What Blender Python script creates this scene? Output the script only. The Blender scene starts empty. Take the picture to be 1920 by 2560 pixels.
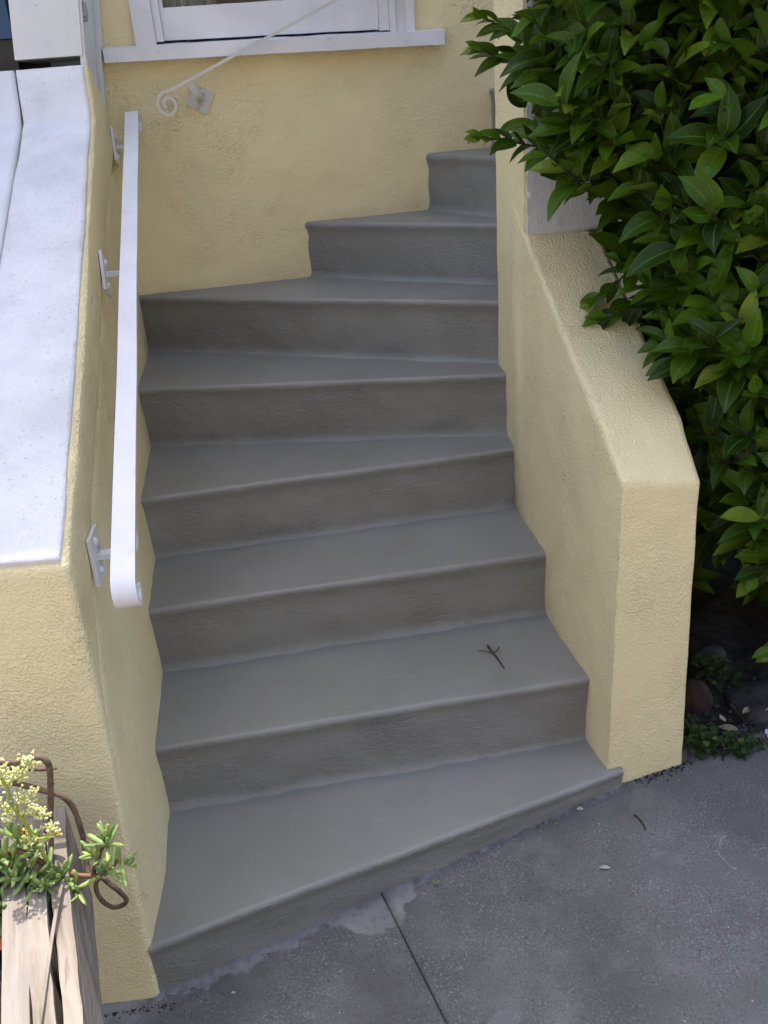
import bpy, bmesh, math, random
from mathutils import Vector, Matrix, noise

R = math.radians
scene = bpy.context.scene
col = scene.collection

# ------------------------------------------------------------------ camera
EYE = Vector((0.0, 0.0, 1.4663))
PITCH, ROLL = R(25.791), R(-4.634)
fw = Vector((0, math.cos(PITCH), -math.sin(PITCH)))
up0 = Vector((0, math.sin(PITCH), math.cos(PITCH)))
rt0 = Vector((1, 0, 0))
rt = rt0 * math.cos(ROLL) + up0 * math.sin(ROLL)
up = up0 * math.cos(ROLL) - rt0 * math.sin(ROLL)
cam_data = bpy.data.cameras.new('camera')
cam = bpy.data.objects.new('camera', cam_data)
col.objects.link(cam)
m = Matrix((rt, up, -fw)).transposed().to_4x4()
m.translation = EYE
cam.matrix_world = m
cam_data.sensor_fit = 'VERTICAL'
cam_data.sensor_height = 36.0
cam_data.lens = 36.0 * 2194.65 / 2560.0
cam_data.clip_start = 0.02
cam_data.clip_end = 500
scene.camera = cam

# ------------------------------------------------------------------ light
SUN_EL = R(69)
SUN_AZ = Vector((-0.160, 0.987, 0)).normalized()      # horizontal direction towards the sun
world = bpy.data.worlds.new('World')
scene.world = world
world.use_nodes = True
wn = world.node_tree
bg = wn.nodes.get('Background') or wn.nodes.new('ShaderNodeBackground')
sky = wn.nodes.new('ShaderNodeTexSky')
sky.sky_type = 'NISHITA'
sky.sun_disc = False
sky.sun_elevation = SUN_EL
sky.sun_rotation = math.atan2(SUN_AZ.x, SUN_AZ.y)
sky.air_density = 0.85
sky.dust_density = 2.8
sky.ozone_density = 0.0
wn.links.new(sky.outputs['Color'], bg.inputs['Color'])
bg.inputs['Strength'].default_value = 0.15
out = wn.nodes.get('World Output') or wn.nodes.new('ShaderNodeOutputWorld')
wn.links.new(bg.outputs['Background'], out.inputs['Surface'])

sun_data = bpy.data.lights.new('sun', 'SUN')
sun_data.energy = 2.0
sun_data.angle = R(0.53)
sun_data.color = (1.0, 0.95, 0.87)
sun = bpy.data.objects.new('sun', sun_data)
col.objects.link(sun)
sd = Vector((SUN_AZ.x * math.cos(SUN_EL), SUN_AZ.y * math.cos(SUN_EL), math.sin(SUN_EL)))
sun.rotation_euler = sd.to_track_quat('Z', 'Y').to_euler()
sun.location = sd * 20

scene.view_settings.view_transform = 'Standard'
scene.view_settings.look = 'None'
scene.view_settings.gamma = 1.0
scene.view_settings.use_curve_mapping = False
scene.view_settings.exposure = 1.92
scene.render.engine = 'CYCLES'

rng = random.Random(7)

# ------------------------------------------------------------------ helpers
def empty(name, loc=(0, 0, 0)):
    o = bpy.data.objects.new(name, None)
    o.empty_display_size = 0.05
    o.location = loc
    col.objects.link(o)
    return o

def tag(o, label=None, cat=None, group=None, kind=None):
    if label: o['label'] = label
    if cat: o['category'] = cat
    if group: o['group'] = group
    if kind: o['kind'] = kind
    return o

def link_mesh(name, me, mat=None, parent=None):
    if mat is not None and not me.materials:
        me.materials.append(mat)
    o = bpy.data.objects.new(name, me)
    col.objects.link(o)
    if parent is not None:
        o.parent = parent
        o.matrix_parent_inverse = parent.matrix_basis.inverted()
    return o

def bm_obj(name, bm, mat=None, parent=None, smooth=True):
    bmesh.ops.recalc_face_normals(bm, faces=bm.faces[:])
    me = bpy.data.meshes.new(name)
    bm.to_mesh(me); bm.free()
    if smooth:
        me.polygons.foreach_set('use_smooth', [True] * len(me.polygons))
        if len(me.polygons) < 6000:
            me.set_sharp_from_angle(angle=R(42))
    return link_mesh(name, me, mat, parent)

def V(*a):
    return Vector(a)

def hexa(bm, lo, hi):
    """lo, hi: four corners each (same order), returns nothing"""
    a = [bm.verts.new(p) for p in lo]
    b = [bm.verts.new(p) for p in hi]
    bm.faces.new(a[::-1]); bm.faces.new(b)
    for i in range(4):
        j = (i + 1) % 4
        bm.faces.new((a[i], a[j], b[j], b[i]))

def box(bm, c, s, rot=None):
    c = Vector(c)
    pts = []
    for z in (-1, 1):
        for x, y in ((-1, -1), (1, -1), (1, 1), (-1, 1)):
            p = Vector((x * s[0] / 2, y * s[1] / 2, z * s[2] / 2))
            if rot is not None: p = rot @ p
            pts.append(c + p)
    hexa(bm, pts[:4], pts[4:])

def bevel(bm, w, seg=2, ang=30):
    es = [e for e in bm.edges if len(e.link_faces) == 2 and e.calc_face_angle(0) > R(ang)]
    if es:
        bmesh.ops.bevel(bm, geom=es, offset=w, segments=seg, profile=0.6, affect='EDGES', clamp_overlap=True)

def refine(bm, length, inside=None, rounds=9):
    bmesh.ops.triangulate(bm, faces=bm.faces[:])
    for _ in range(rounds):
        es = [e for e in bm.edges if e.calc_length() > length and
              (inside is None or inside((e.verts[0].co + e.verts[1].co) / 2, e.calc_length()))]
        if not es: break
        bmesh.ops.subdivide_edges(bm, edges=es, cuts=1)
        bmesh.ops.triangulate(bm, faces=[f for f in bm.faces if len(f.verts) > 3])
    bmesh.ops.remove_doubles(bm, verts=bm.verts[:], dist=0.0009)
    bmesh.ops.dissolve_degenerate(bm, dist=0.0006, edges=bm.edges[:])
    bmesh.ops.triangulate(bm, faces=[f for f in bm.faces if len(f.verts) > 3])
    bmesh.ops.beautify_fill(bm, faces=bm.faces[:], edges=[e for e in bm.edges if len(e.link_faces) == 2 and e.calc_face_angle(0) < 0.02])

def rough(bm, amp=0.002, big=0.004):
    bm.normal_update()
    for v in bm.verts:
        p = v.co
        d = noise.noise(p * 55) * amp * 0.35 + noise.noise(p * 19 + V(3, 1, 7)) * amp * 0.8 + noise.noise(p * 4.5 + V(9, 2, 4)) * big
        v.co = p + v.normal * d

def tube_pts(bm, pts, radii, sides=8, cap=True):
    pts = [Vector(p) for p in pts]
    n = len(pts)
    if not isinstance(radii, (list, tuple)): radii = [radii] * n
    rings = []
    ref = None
    for i, p in enumerate(pts):
        t = (pts[min(i + 1, n - 1)] - pts[max(i - 1, 0)]).normalized()
        if ref is None:
            ref = t.orthogonal().normalized()
        ref = (ref - t * ref.dot(t))
        if ref.length < 1e-6: ref = t.orthogonal()
        ref.normalize()
        b = t.cross(ref)
        rings.append([bm.verts.new(p + (ref * math.cos(2 * math.pi * k / sides) + b * math.sin(2 * math.pi * k / sides)) * radii[i]) for k in range(sides)])
    for a, b in zip(rings[:-1], rings[1:]):
        for k in range(sides):
            bm.faces.new((a[k], a[(k + 1) % sides], b[(k + 1) % sides], b[k]))
    if cap:
        bm.faces.new(rings[0][::-1]); bm.faces.new(rings[-1])

def smooth_path(pts, per=6):
    pts = [Vector(p) for p in pts]
    res = []
    n = len(pts)
    for i in range(n - 1):
        p0 = pts[max(i - 1, 0)]; p1 = pts[i]; p2 = pts[i + 1]; p3 = pts[min(i + 2, n - 1)]
        for k in range(per):
            t = k / per
            res.append(0.5 * ((2 * p1) + (p2 - p0) * t + (2 * p0 - 5 * p1 + 4 * p2 - p3) * t * t + (3 * p1 - p0 - 3 * p2 + p3) * t ** 3))
    res.append(pts[-1])
    return res

def sweep_rect(bm, pts, side, w, t):
    """flat bar: width w along 'side', thickness t along the in-plane normal"""
    pts = [Vector(p) for p in pts]
    rings = []
    n = len(pts)
    for i, p in enumerate(pts):
        tan = (pts[min(i + 1, n - 1)] - pts[max(i - 1, 0)]).normalized()
        s = (side - tan * side.dot(tan)).normalized()
        nn = s.cross(tan).normalized()
        rings.append([bm.verts.new(p + s * (a * w / 2) + nn * (b * t / 2)) for a, b in ((-1, -1), (1, -1), (1, 1), (-1, 1))])
    for a, b in zip(rings[:-1], rings[1:]):
        for k in range(4):
            bm.faces.new((a[k], a[(k + 1) % 4], b[(k + 1) % 4], b[k]))
    bm.faces.new(rings[0][::-1]); bm.faces.new(rings[-1])

# ------------------------------------------------------------------ materials
class NT:
    def __init__(self, name):
        self.m = bpy.data.materials.new(name)
        self.m.use_nodes = True
        self.t = self.m.node_tree
        self.b = self.t.nodes['Principled BSDF']
        self.geo = self.t.nodes.new('ShaderNodeNewGeometry')
        self.pos = self.geo.outputs['Position']
    def n(self, typ, **kw):
        nd = self.t.nodes.new(typ)
        for k, v in kw.items(): setattr(nd, k, v)
        return nd
    def lk(self, a, b):
        self.t.links.new(a, b)
    def val(self, sock, v):
        if hasattr(v, 'links'): self.lk(v, sock)
        else: sock.default_value = v
    def noise(self, scale, detail=3, rough=0.5, vec=None, dist=0.0):
        nd = self.n('ShaderNodeTexNoise')
        self.lk(vec or self.pos, nd.inputs['Vector'])
        nd.inputs['Scale'].default_value = scale
        nd.inputs['Detail'].default_value = detail
        nd.inputs['Roughness'].default_value = rough
        nd.inputs['Distortion'].default_value = dist
        return nd.outputs['Fac']
    def voro(self, scale, vec=None, feature='F1', smooth=None):
        nd = self.n('ShaderNodeTexVoronoi', feature=feature)
        self.lk(vec or self.pos, nd.inputs['Vector'])
        nd.inputs['Scale'].default_value = scale
        if smooth is not None: nd.inputs['Smoothness'].default_value = smooth
        return nd.outputs['Distance']
    def ramp(self, x, a, b, smooth=True):
        nd = self.n('ShaderNodeMapRange')
        if smooth: nd.interpolation_type = 'SMOOTHSTEP'
        self.val(nd.inputs['Value'], x)
        nd.inputs['From Min'].default_value = a
        nd.inputs['From Max'].default_value = b
        return nd.outputs['Result']
    def math(self, op, a, b=0.0, c=0.0):
        nd = self.n('ShaderNodeMath', operation=op)
        self.val(nd.inputs[0], a); self.val(nd.inputs[1], b)
        if op == 'MULTIPLY_ADD': self.val(nd.inputs[2], c)
        return nd.outputs[0]
    def mix(self, f, a, b):
        nd = self.n('ShaderNodeMix', data_type='RGBA')
        self.val(nd.inputs[0], f)
        for s, v in ((nd.inputs[6], a), (nd.inputs[7], b)):
            if hasattr(v, 'links'): self.lk(v, s)
            else: s.default_value = (*v, 1) if len(v) == 3 else v
        return nd.outputs[2]
    def stretch(self, sx, sy, sz, rotz=0.0, src=None):
        nd = self.n('ShaderNodeMapping')
        self.lk(src or self.pos, nd.inputs['Vector'])
        nd.inputs['Scale'].default_value = (sx, sy, sz)
        nd.inputs['Rotation'].default_value = (0, 0, rotz)
        return nd.outputs['Vector']
    def bump(self, h, dist=0.003, strength=1.0, prev=None):
        nd = self.n('ShaderNodeBump')
        nd.inputs['Strength'].default_value = strength
        nd.inputs['Distance'].default_value = dist
        self.lk(h, nd.inputs['Height'])
        if prev is not None: self.lk(prev, nd.inputs['Normal'])
        return nd.outputs['Normal']
    def done(self, color=None, rough=None, normal=None, spec=None):
        if color is not None:
            if hasattr(color, 'links'): self.lk(color, self.b.inputs['Base Color'])
            else: self.b.inputs['Base Color'].default_value = (*color, 1)
        if rough is not None: self.val(self.b.inputs['Roughness'], rough)
        if normal is not None: self.lk(normal, self.b.inputs['Normal'])
        if spec is not None: self.b.inputs['Specular IOR Level'].default_value = spec
        return self.m

def mat_stucco(name, base, fine=1.0):
    k = NT(name)
    low = k.noise(1.7, 3)
    patch = k.ramp(k.noise(3.6, 3, 0.6), 0.36, 0.60)              # rough float finish against trowelled-smooth areas
    peel = k.ramp(k.noise(200, 2, 0.5), 0.38, 0.70)
    crumbs = k.ramp(k.noise(120, 3, 0.6), 0.48, 0.75)
    cm = k.ramp(k.noise(8, 2), 0.40, 0.62)
    h1 = k.math('MULTIPLY', k.math('MULTIPLY', crumbs, cm), k.math('MULTIPLY_ADD', patch, 0.85, 0.12))
    h2 = k.math('MULTIPLY', peel, k.math('MULTIPLY_ADD', patch, 0.45, 0.50))
    n0 = k.bump(k.noise(17, 2), 0.004, 0.5)
    n1 = k.bump(h1, 0.0020 * fine, 1.0, n0)
    n2 = k.bump(h2, 0.0017 * fine, 1.0, n1)
    n3 = k.bump(k.noise(300, 2), 0.0005 * fine, 0.6, n2)
    c1 = k.mix(k.ramp(low, 0.3, 0.7), tuple(x * 0.95 for x in base), tuple(min(1, x * 1.04) for x in base))
    c2 = k.mix(k.math('MULTIPLY', k.ramp(k.noise(5, 5, 0.7), 0.5, 0.75), 0.10), c1, tuple(x * 0.75 for x in base))
    c3 = k.mix(k.math('MULTIPLY', k.ramp(h2, 0.45, 0.9), 0.22), c2, tuple(min(1, x * 1.2) for x in base))  # painted highlight: raised grain made lighter in the colour
    return k.done(c3, 0.55, n3, 0.35)

M = {}
M['yellow'] = mat_stucco('yellow stucco paint', (0.77, 0.66, 0.385))

def mat_white_cap():
    k = NT('rough white masonry paint')
    c = k.mix(k.ramp(k.noise(5, 4, 0.6), 0.35, 0.7), (0.54, 0.54, 0.55), (0.66, 0.66, 0.67))
    spots = k.math('MULTIPLY', k.ramp(k.noise(62, 5, 0.78), 0.665, 0.70), k.ramp(k.noise(6, 3), 0.50, 0.60))
    c = k.mix(spots, c, (0.16, 0.16, 0.15))
    fine = k.math('MULTIPLY', k.ramp(k.noise(130, 2), 0.60, 0.72), k.ramp(k.noise(6, 2), 0.3, 0.6))
    c = k.mix(k.math('MULTIPLY', fine, 0.55), c, (0.34, 0.34, 0.34))
    n1 = k.bump(k.noise(70, 4, 0.6), 0.004, 0.8)
    n2 = k.bump(k.noise(260, 2), 0.001, 0.6, n1)
    return k.done(c, 0.65, n2, 0.3)
M['cap'] = mat_white_cap()

def mat_white_rough():
    k = NT('white painted plaster with trowel strokes')
    c = k.mix(k.ramp(k.noise(8, 4), 0.35, 0.7), (0.56, 0.58, 0.63), (0.65, 0.67, 0.72))
    v = k.stretch(1.0, 1.0, 0.22)
    n1 = k.bump(k.noise(48, 4, 0.6, vec=v, dist=0.3), 0.003, 0.7)
    n2 = k.bump(k.noise(140, 3), 0.0016, 0.7, n1)
    return k.done(c, 0.6, n2, 0.35)
M['plaster'] = mat_white_rough()

def mat_white_smooth(name, a, b, rough=0.42, dirt=0.35):
    k = NT(name)
    c = k.mix(k.ramp(k.noise(6, 4, 0.6), 0.3, 0.7), a, b)
    d = k.math('MULTIPLY', k.ramp(k.noise(26, 4, 0.65), 0.60, 0.74), dirt)
    c = k.mix(d, c, (0.36, 0.35, 0.33))
    chip = k.math('MULTIPLY', k.ramp(k.noise(85, 3, 0.7), 0.70, 0.735), 0.75)
    c = k.mix(chip, c, (0.25, 0.24, 0.22))
    n1 = k.bump(k.noise(40, 3), 0.0014, 0.5)
    n2 = k.bump(k.noise(170, 2), 0.0005, 0.5, n1)
    return k.done(c, rough, n2, 0.45)
M['white_wood'] = mat_white_smooth('white window paint', (0.60, 0.60, 0.615), (0.69, 0.69, 0.705))
M['white_metal'] = mat_white_smooth('white railing paint', (0.62, 0.62, 0.64), (0.70, 0.70, 0.72), 0.38, 0.25)
M['grey_metal'] = mat_white_smooth('pale grey bracket paint', (0.50, 0.49, 0.46), (0.56, 0.55, 0.52), 0.42, 0.25)
M['cabinet'] = mat_white_smooth('white cabinet enamel', (0.60, 0.61, 0.62), (0.65, 0.66, 0.67), 0.35, 0.1)
M['neigh'] = mat_white_smooth('smooth white wall paint', (0.56, 0.57, 0.59), (0.63, 0.64, 0.66), 0.6, 0.08)

def mat_stairs():
    k = NT('grey porch paint')
    low = k.noise(2.2, 3, 0.55)
    c = k.mix(k.ramp(low, 0.3, 0.7), (0.190, 0.188, 0.172), (0.222, 0.220, 0.203))
    sx = k.stretch(1.0, 1.0, 9.0)
    streak = k.noise(14, 4, 0.6, vec=sx)
    c = k.mix(k.math('MULTIPLY', k.ramp(streak, 0.52, 0.75), 0.18), c, (0.125, 0.115, 0.108))
    # tiny dark pits and pale scuffs
    pit = k.math('MULTIPLY', k.ramp(k.voro(34), 0.075, 0.03), k.ramp(k.noise(4, 1), 0.52, 0.6))
    c = k.mix(pit, c, (0.04, 0.04, 0.04))
    scuff = k.math('MULTIPLY', k.ramp(k.noise(30, 4, 0.7, vec=k.stretch(0.35, 1.6, 1)), 0.58, 0.74), 0.30)
    c = k.mix(scuff, c, (0.30, 0.297, 0.285))
    grime = k.math('MULTIPLY', k.ramp(k.noise(3.1, 5, 0.65), 0.50, 0.72), 0.30)
    c = k.mix(grime, c, (0.15, 0.142, 0.13))
    # worn paint on arrises (exposed convex edges wear paler)
    c = k.mix(k.math('MULTIPLY', k.ramp(k.geo.outputs['Pointiness'], 0.53, 0.62), 0.45), c, (0.33, 0.33, 0.325))
    # relief: risers (facing sideways) are coarser than trowelled treads
    nz = k.n('ShaderNodeSeparateXYZ'); k.lk(k.geo.outputs['True Normal'], nz.inputs[0])
    riser = k.ramp(k.math('ABSOLUTE', nz.outputs['Z']), 0.8, 0.3)
    patch = k.ramp(k.noise(7, 3), 0.42, 0.66)
    pitted = k.math('MULTIPLY', k.noise(75, 4, 0.65, vec=k.stretch(1, 1, 1.9)), k.math('MULTIPLY', riser, k.math('MULTIPLY_ADD', patch, 0.9, 0.25)))
    n0 = k.bump(k.noise(9, 2), 0.004, 0.35)
    n1 = k.bump(pitted, 0.0058, 0.9, n0)
    n2 = k.bump(k.noise(120, 3, 0.6), 0.0007, 0.6, n1)
    rg = k.math('MULTIPLY_ADD', k.noise(5, 3), 0.22, 0.36)
    return k.done(c, rg, n2, 0.5)
M['stairs'] = mat_stairs()

GD = Vector((0.936, 0.352, 0)); GE = Vector((-0.352, 0.936, 0))
G0 = Vector((-0.5, 1.12, -0.138))
def gz(x, y):
    d = Vector((x, y, 0)) - Vector((G0.x, G0.y, 0))
    return G0.z + 0.078 * d.dot(GD) + 0.02 * d.dot(GE)

def mat_concrete():
    k = NT('old stained sidewalk concrete')
    big = k.noise(2.4, 4, 0.6)
    med = k.noise(11, 4, 0.62)
    c = k.mix(k.ramp(big, 0.36, 0.64), (0.092, 0.089, 0.085), (0.132, 0.129, 0.124))
    c = k.mix(k.math('MULTIPLY', k.ramp(med, 0.46, 0.70), 0.42), c, (0.18, 0.175, 0.17))
    sand = k.noise(210, 3, 0.65)
    sandm = k.ramp(k.noise(6.5, 3, 0.6), 0.36, 0.60)
    c = k.mix(k.math('MULTIPLY', k.math('MULTIPLY', k.ramp(sand, 0.52, 0.70), sandm), 0.46), c, (0.34, 0.335, 0.34))
    c = k.mix(k.math('MULTIPLY', k.ramp(sand, 0.46, 0.32), 0.55), c, (0.045, 0.043, 0.045))
    # smooth cement repair patches
    rep = k.math('MULTIPLY', k.ramp(k.noise(5.2, 2, 0.5, vec=k.stretch(1, 1.6, 1, R(-20))), 0.655, 0.70), 0.35)
    c = k.mix(rep, c, (0.215, 0.21, 0.212))
    # white grit
    grit = k.math('MULTIPLY', k.ramp(k.voro(52), 0.10, 0.05), k.ramp(k.noise(17, 1), 0.56, 0.6))
    c = k.mix(k.math('MULTIPLY', grit, 0.7), c, (0.55, 0.55, 0.53))
    dark = k.math('MULTIPLY', k.ramp(k.voro(31), 0.09, 0.05), k.ramp(k.noise(13, 1), 0.54, 0.58))
    c = k.mix(k.math('MULTIPLY', dark, 0.8), c, (0.02, 0.02, 0.02))
    # grey porch paint and mortar slopped along the foot of the stairs
    dq = k.n('ShaderNodeVectorMath', operation='DOT_PRODUCT')
    sub = k.n('ShaderNodeVectorMath', operation='SUBTRACT')
    k.lk(k.pos, sub.inputs[0]); sub.inputs[1].default_value = (G0.x, G0.y, 0)
    k.lk(sub.outputs[0], dq.inputs[0]); dq.inputs[1].default_value = GE
    ds = k.n('ShaderNodeVectorMath', operation='DOT_PRODUCT')
    k.lk(sub.outputs[0], ds.inputs[0]); ds.inputs[1].default_value = GD
    q = k.math('SUBTRACT', 0.066, dq.outputs['Value'])          # metres out from the first riser
    wob = k.noise(19, 7, 0.74)
    s = ds.outputs['Value']
    # one wide splash near the middle of the step
    spl = k.math('MULTIPLY', k.ramp(k.math('ABSOLUTE', k.math('SUBTRACT', s, 0.455)), 0.12, 0.02), 0.10)
    spl2 = k.math('MULTIPLY', k.ramp(k.math('ABSOLUTE', k.math('SUBTRACT', s, 0.20)), 0.22, 0.04), 0.026)
    wid = k.math('MULTIPLY_ADD', wob, 0.15, k.math('ADD', k.math('ADD', k.math('MULTIPLY', spl, 0.85), spl2), -0.066))
    m1 = k.ramp(k.math('SUBTRACT', wid, q), -0.004, 0.010)
    sm = k.mix(k.ramp(k.noise(7, 3), 0.3, 0.7), (0.165, 0.162, 0.158), (0.25, 0.245, 0.242))
    c = k.mix(k.math('MULTIPLY', m1, k.math('MULTIPLY_ADD', k.ramp(k.noise(60, 3), 0.68, 0.4), 0.4, 0.45)), c, sm)
    inv = k.math('SUBTRACT', 1.0, k.math('MULTIPLY', m1, 0.85))
    n1 = k.bump(k.math('MULTIPLY', sand, inv), 0.0028, 0.8)
    n2 = k.bump(k.noise(28, 4, 0.6), 0.004, 0.5, n1)
    return k.done(c, 0.82, n2, 0.3)
M['concrete'] = mat_concrete()

def mat_simple(name, a, b, scale=20, rough=0.8, bumpd=0.003, bscale=None, spec=0.3):
    k = NT(name)
    c = k.mix(k.ramp(k.noise(scale, 4, 0.6), 0.32, 0.7), a, b)
    n1 = k.bump(k.noise(bscale or scale * 4, 4, 0.6), bumpd, 0.8)
    return k.done(c, rough, n1, spec)
M['soil'] = mat_simple('dark garden soil', (0.007, 0.006, 0.0055), (0.028, 0.023, 0.019), 45, 0.95, 0.008, 120)
M['jointdirt'] = mat_simple('dirt in the joints', (0.035, 0.033, 0.032), (0.105, 0.10, 0.098), 45, 0.95, 0.003, 160)
M['rock'] = mat_simple('garden rock', (0.022, 0.020, 0.020), (0.062, 0.056, 0.057), 25, 0.9, 0.004, 70)
M['terracotta'] = mat_simple('red brown stone', (0.018, 0.010, 0.008), (0.040, 0.022, 0.017), 25, 0.9, 0.003, 80)
M['asphalt'] = mat_simple('old concrete street', (0.25, 0.225, 0.19), (0.32, 0.29, 0.25), 6, 0.9, 0.003, 150)
M['bark'] = mat_simple('brown bark', (0.022, 0.015, 0.011), (0.055, 0.038, 0.026), 60, 0.75, 0.0022, 170)
M['vine'] = mat_simple('bare brown succulent stem', (0.085, 0.050, 0.032), (0.19, 0.125, 0.082), 50, 0.6, 0.0022, 130)
M['rawstem'] = mat_simple('dark twig wood', (0.03, 0.018, 0.011), (0.075, 0.048, 0.03), 90, 0.8, 0.0008, 300)
M['redstem'] = mat_simple('reddish young stem', (0.15, 0.07, 0.035), (0.25, 0.13, 0.06), 60, 0.5, 0.0006, 200)
M['greenstem'] = mat_simple('yellow green flower stem', (0.26, 0.31, 0.05), (0.36, 0.40, 0.08), 50, 0.5, 0.0005, 200)
M['flower'] = mat_simple('pale yellow buds', (0.56, 0.55, 0.20), (0.72, 0.71, 0.36), 90, 0.6, 0.0005, 300)
M['dryflower'] = mat_simple('orange brown fading buds', (0.45, 0.26, 0.05), (0.66, 0.52, 0.14), 160, 0.6, 0.0005, 300)
M['orange'] = mat_simple('orange petals', (0.75, 0.14, 0.03), (0.85, 0.24, 0.06), 60, 0.5, 0.0005, 200)
M['paleflower'] = mat_simple('pale blue petals', (0.50, 0.53, 0.72), (0.66, 0.68, 0.80), 60, 0.6, 0.0005, 200)
M['petal'] = mat_simple('dry cream petal', (0.26, 0.245, 0.20), (0.40, 0.38, 0.33), 60, 0.7, 0.0005, 200)
M['deadleaf'] = mat_simple('dry fallen leaf', (0.12, 0.09, 0.05), (0.26, 0.22, 0.15), 40, 0.7, 0.0008, 200)
M['bluebin'] = mat_simple('blue plastic', (0.006, 0.045, 0.105), (0.008, 0.055, 0.125), 8, 0.4, 0.0004, 200, 0.5)
M['blackbin'] = mat_simple('black plastic', (0.004, 0.0045, 0.006), (0.008, 0.009, 0.011), 8, 0.45, 0.0006, 200, 0.5)
M['steel'] = mat_simple('dull steel', (0.22, 0.22, 0.22), (0.34, 0.34, 0.34), 60, 0.4, 0.0004, 200, 0.6)
M['room'] = mat_simple('dim room plaster', (0.06, 0.055, 0.05), (0.09, 0.085, 0.08), 3, 0.9, 0.001, 50)
M['curtain'] = mat_simple('grey white curtain cloth', (0.66, 0.69, 0.68), (0.76, 0.79, 0.78), 6, 0.9, 0.001, 300)
M['cream'] = mat_simple('cream stucco', (0.34, 0.29, 0.22), (0.40, 0.34, 0.26), 4, 0.85, 0.003, 120)  # facing of the added bounce block across the street
M['roof'] = mat_simple('grey roofing', (0.08, 0.08, 0.08), (0.12, 0.12, 0.12), 6, 0.9, 0.002, 60)

def mat_wood():
    k = NT('weathered grey timber')
    v = k.stretch(1, 1, 1, R(-20))                   # x across the boards, y along
    s = k.n('ShaderNodeMapping'); k.lk(v, s.inputs['Vector']); s.inputs['Scale'].default_value = (1.0, 0.10, 0.5)
    g = k.noise(95, 4, 0.6, vec=s.outputs[0], dist=0.5)
    g2 = k.noise(30, 4, 0.6, vec=s.outputs[0], dist=1.2)
    c = k.mix(k.ramp(g2, 0.3, 0.7), (0.18, 0.145, 0.112), (0.29, 0.25, 0.21))
    c = k.mix(k.math('MULTIPLY', k.ramp(g, 0.51, 0.66), 0.65), c, (0.12, 0.082, 0.055))
    c = k.mix(k.math('MULTIPLY', k.ramp(k.noise(9, 3, 0.6, vec=s.outputs[0]), 0.5, 0.7), 0.5), c, (0.29, 0.275, 0.26))
    n1 = k.bump(g, 0.0034, 0.9)
    n2 = k.bump(g2, 0.004, 0.6, n1)
    return k.done(c, 0.8, n2, 0.25)
M['wood'] = mat_wood()

def mat_glass():
    k = NT('window glass')
    tr = k.n('ShaderNodeBsdfTransparent'); tr.inputs['Color'].default_value = (0.90, 0.93, 0.92, 1)
    gl = k.n('ShaderNodeBsdfGlossy'); gl.inputs['Roughness'].default_value = 0.015
    fr = k.n('ShaderNodeFresnel'); fr.inputs['IOR'].default_value = 1.45
    mx = k.n('ShaderNodeMixShader')
    k.lk(fr.outputs[0], mx.inputs[0]); k.lk(tr.outputs[0], mx.inputs[1]); k.lk(gl.outputs[0], mx.inputs[2])
    k.lk(mx.outputs[0], k.t.nodes['Material Output'].inputs['Surface'])
    return k.m
M['glass'] = mat_glass()

def mat_leaf(name, dark, light, young, attr, rough=0.44):
    k = NT(name)
    uv = k.n('ShaderNodeUVMap')
    sep = k.n('ShaderNodeSeparateXYZ'); k.lk(uv.outputs['UV'], sep.inputs[0])
    if attr:
        a = k.n('ShaderNodeAttribute'); a.attribute_name = 'tone'; tone = a.outputs['Fac']
    else:
        tone = k.n('ShaderNodeObjectInfo').outputs['Random']
    c = k.mix(k.ramp(tone, 0.0, 0.85, False), dark, light)
    c = k.mix(k.ramp(tone, 0.86, 0.97), c, young)
    au = k.math('ABSOLUTE', k.math('MULTIPLY_ADD', sep.outputs['X'], 2.0, -1.0))
    c = k.mix(k.math('MULTIPLY', k.ramp(au, 0.075, 0.02), 0.5), c, tuple(min(1, x * 1.9 + 0.02) for x in light))
    c = k.mix(k.math('MULTIPLY', k.ramp(au, 0.90, 0.985), 0.45), c, tuple(min(1, x * 1.7 + 0.02) for x in light))
    # underside is paler
    c = k.mix(k.math('MULTIPLY', k.geo.outputs['Backfacing'], 0.45), c, tuple(min(1, x * 1.5 + 0.03) for x in light))
    c = k.mix(k.math('MULTIPLY', k.ramp(k.noise(40, 3), 0.45, 0.7), 0.25), c, tuple(x * 0.6 for x in dark))
    wave = k.math('SINE', k.math('MULTIPLY_ADD', au, -9.0, k.math('MULTIPLY', sep.outputs['Y'], 46.0)))
    n1 = k.bump(wave, 0.0004, 0.35)
    n2 = k.bump(k.noise(70, 2), 0.0012, 0.5, n1)
    k.done(c, rough, n2, 0.26)
    tr = k.n('ShaderNodeBsdfTranslucent')
    k.lk(k.mix(0.5, c, young), tr.inputs['Color'])
    mx = k.n('ShaderNodeMixShader'); mx.inputs[0].default_value = 0.16
    k.lk(k.b.outputs[0], mx.inputs[1]); k.lk(tr.outputs[0], mx.inputs[2])
    k.lk(mx.outputs[0], k.t.nodes['Material Output'].inputs['Surface'])
    return k.m
LEAFC = ((0.008, 0.026, 0.0015), (0.064, 0.134, 0.004), (0.15, 0.21, 0.018))
M['leaf'] = mat_leaf('glossy hedge leaf', *LEAFC, attr=False)
M['leafmass'] = mat_leaf('glossy hedge leaf mass', *LEAFC, attr=True)
M['weedleaf'] = mat_leaf('small weed leaf', (0.016, 0.032, 0.007), (0.036, 0.066, 0.012), (0.08, 0.11, 0.02), attr=True, rough=0.55)

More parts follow.
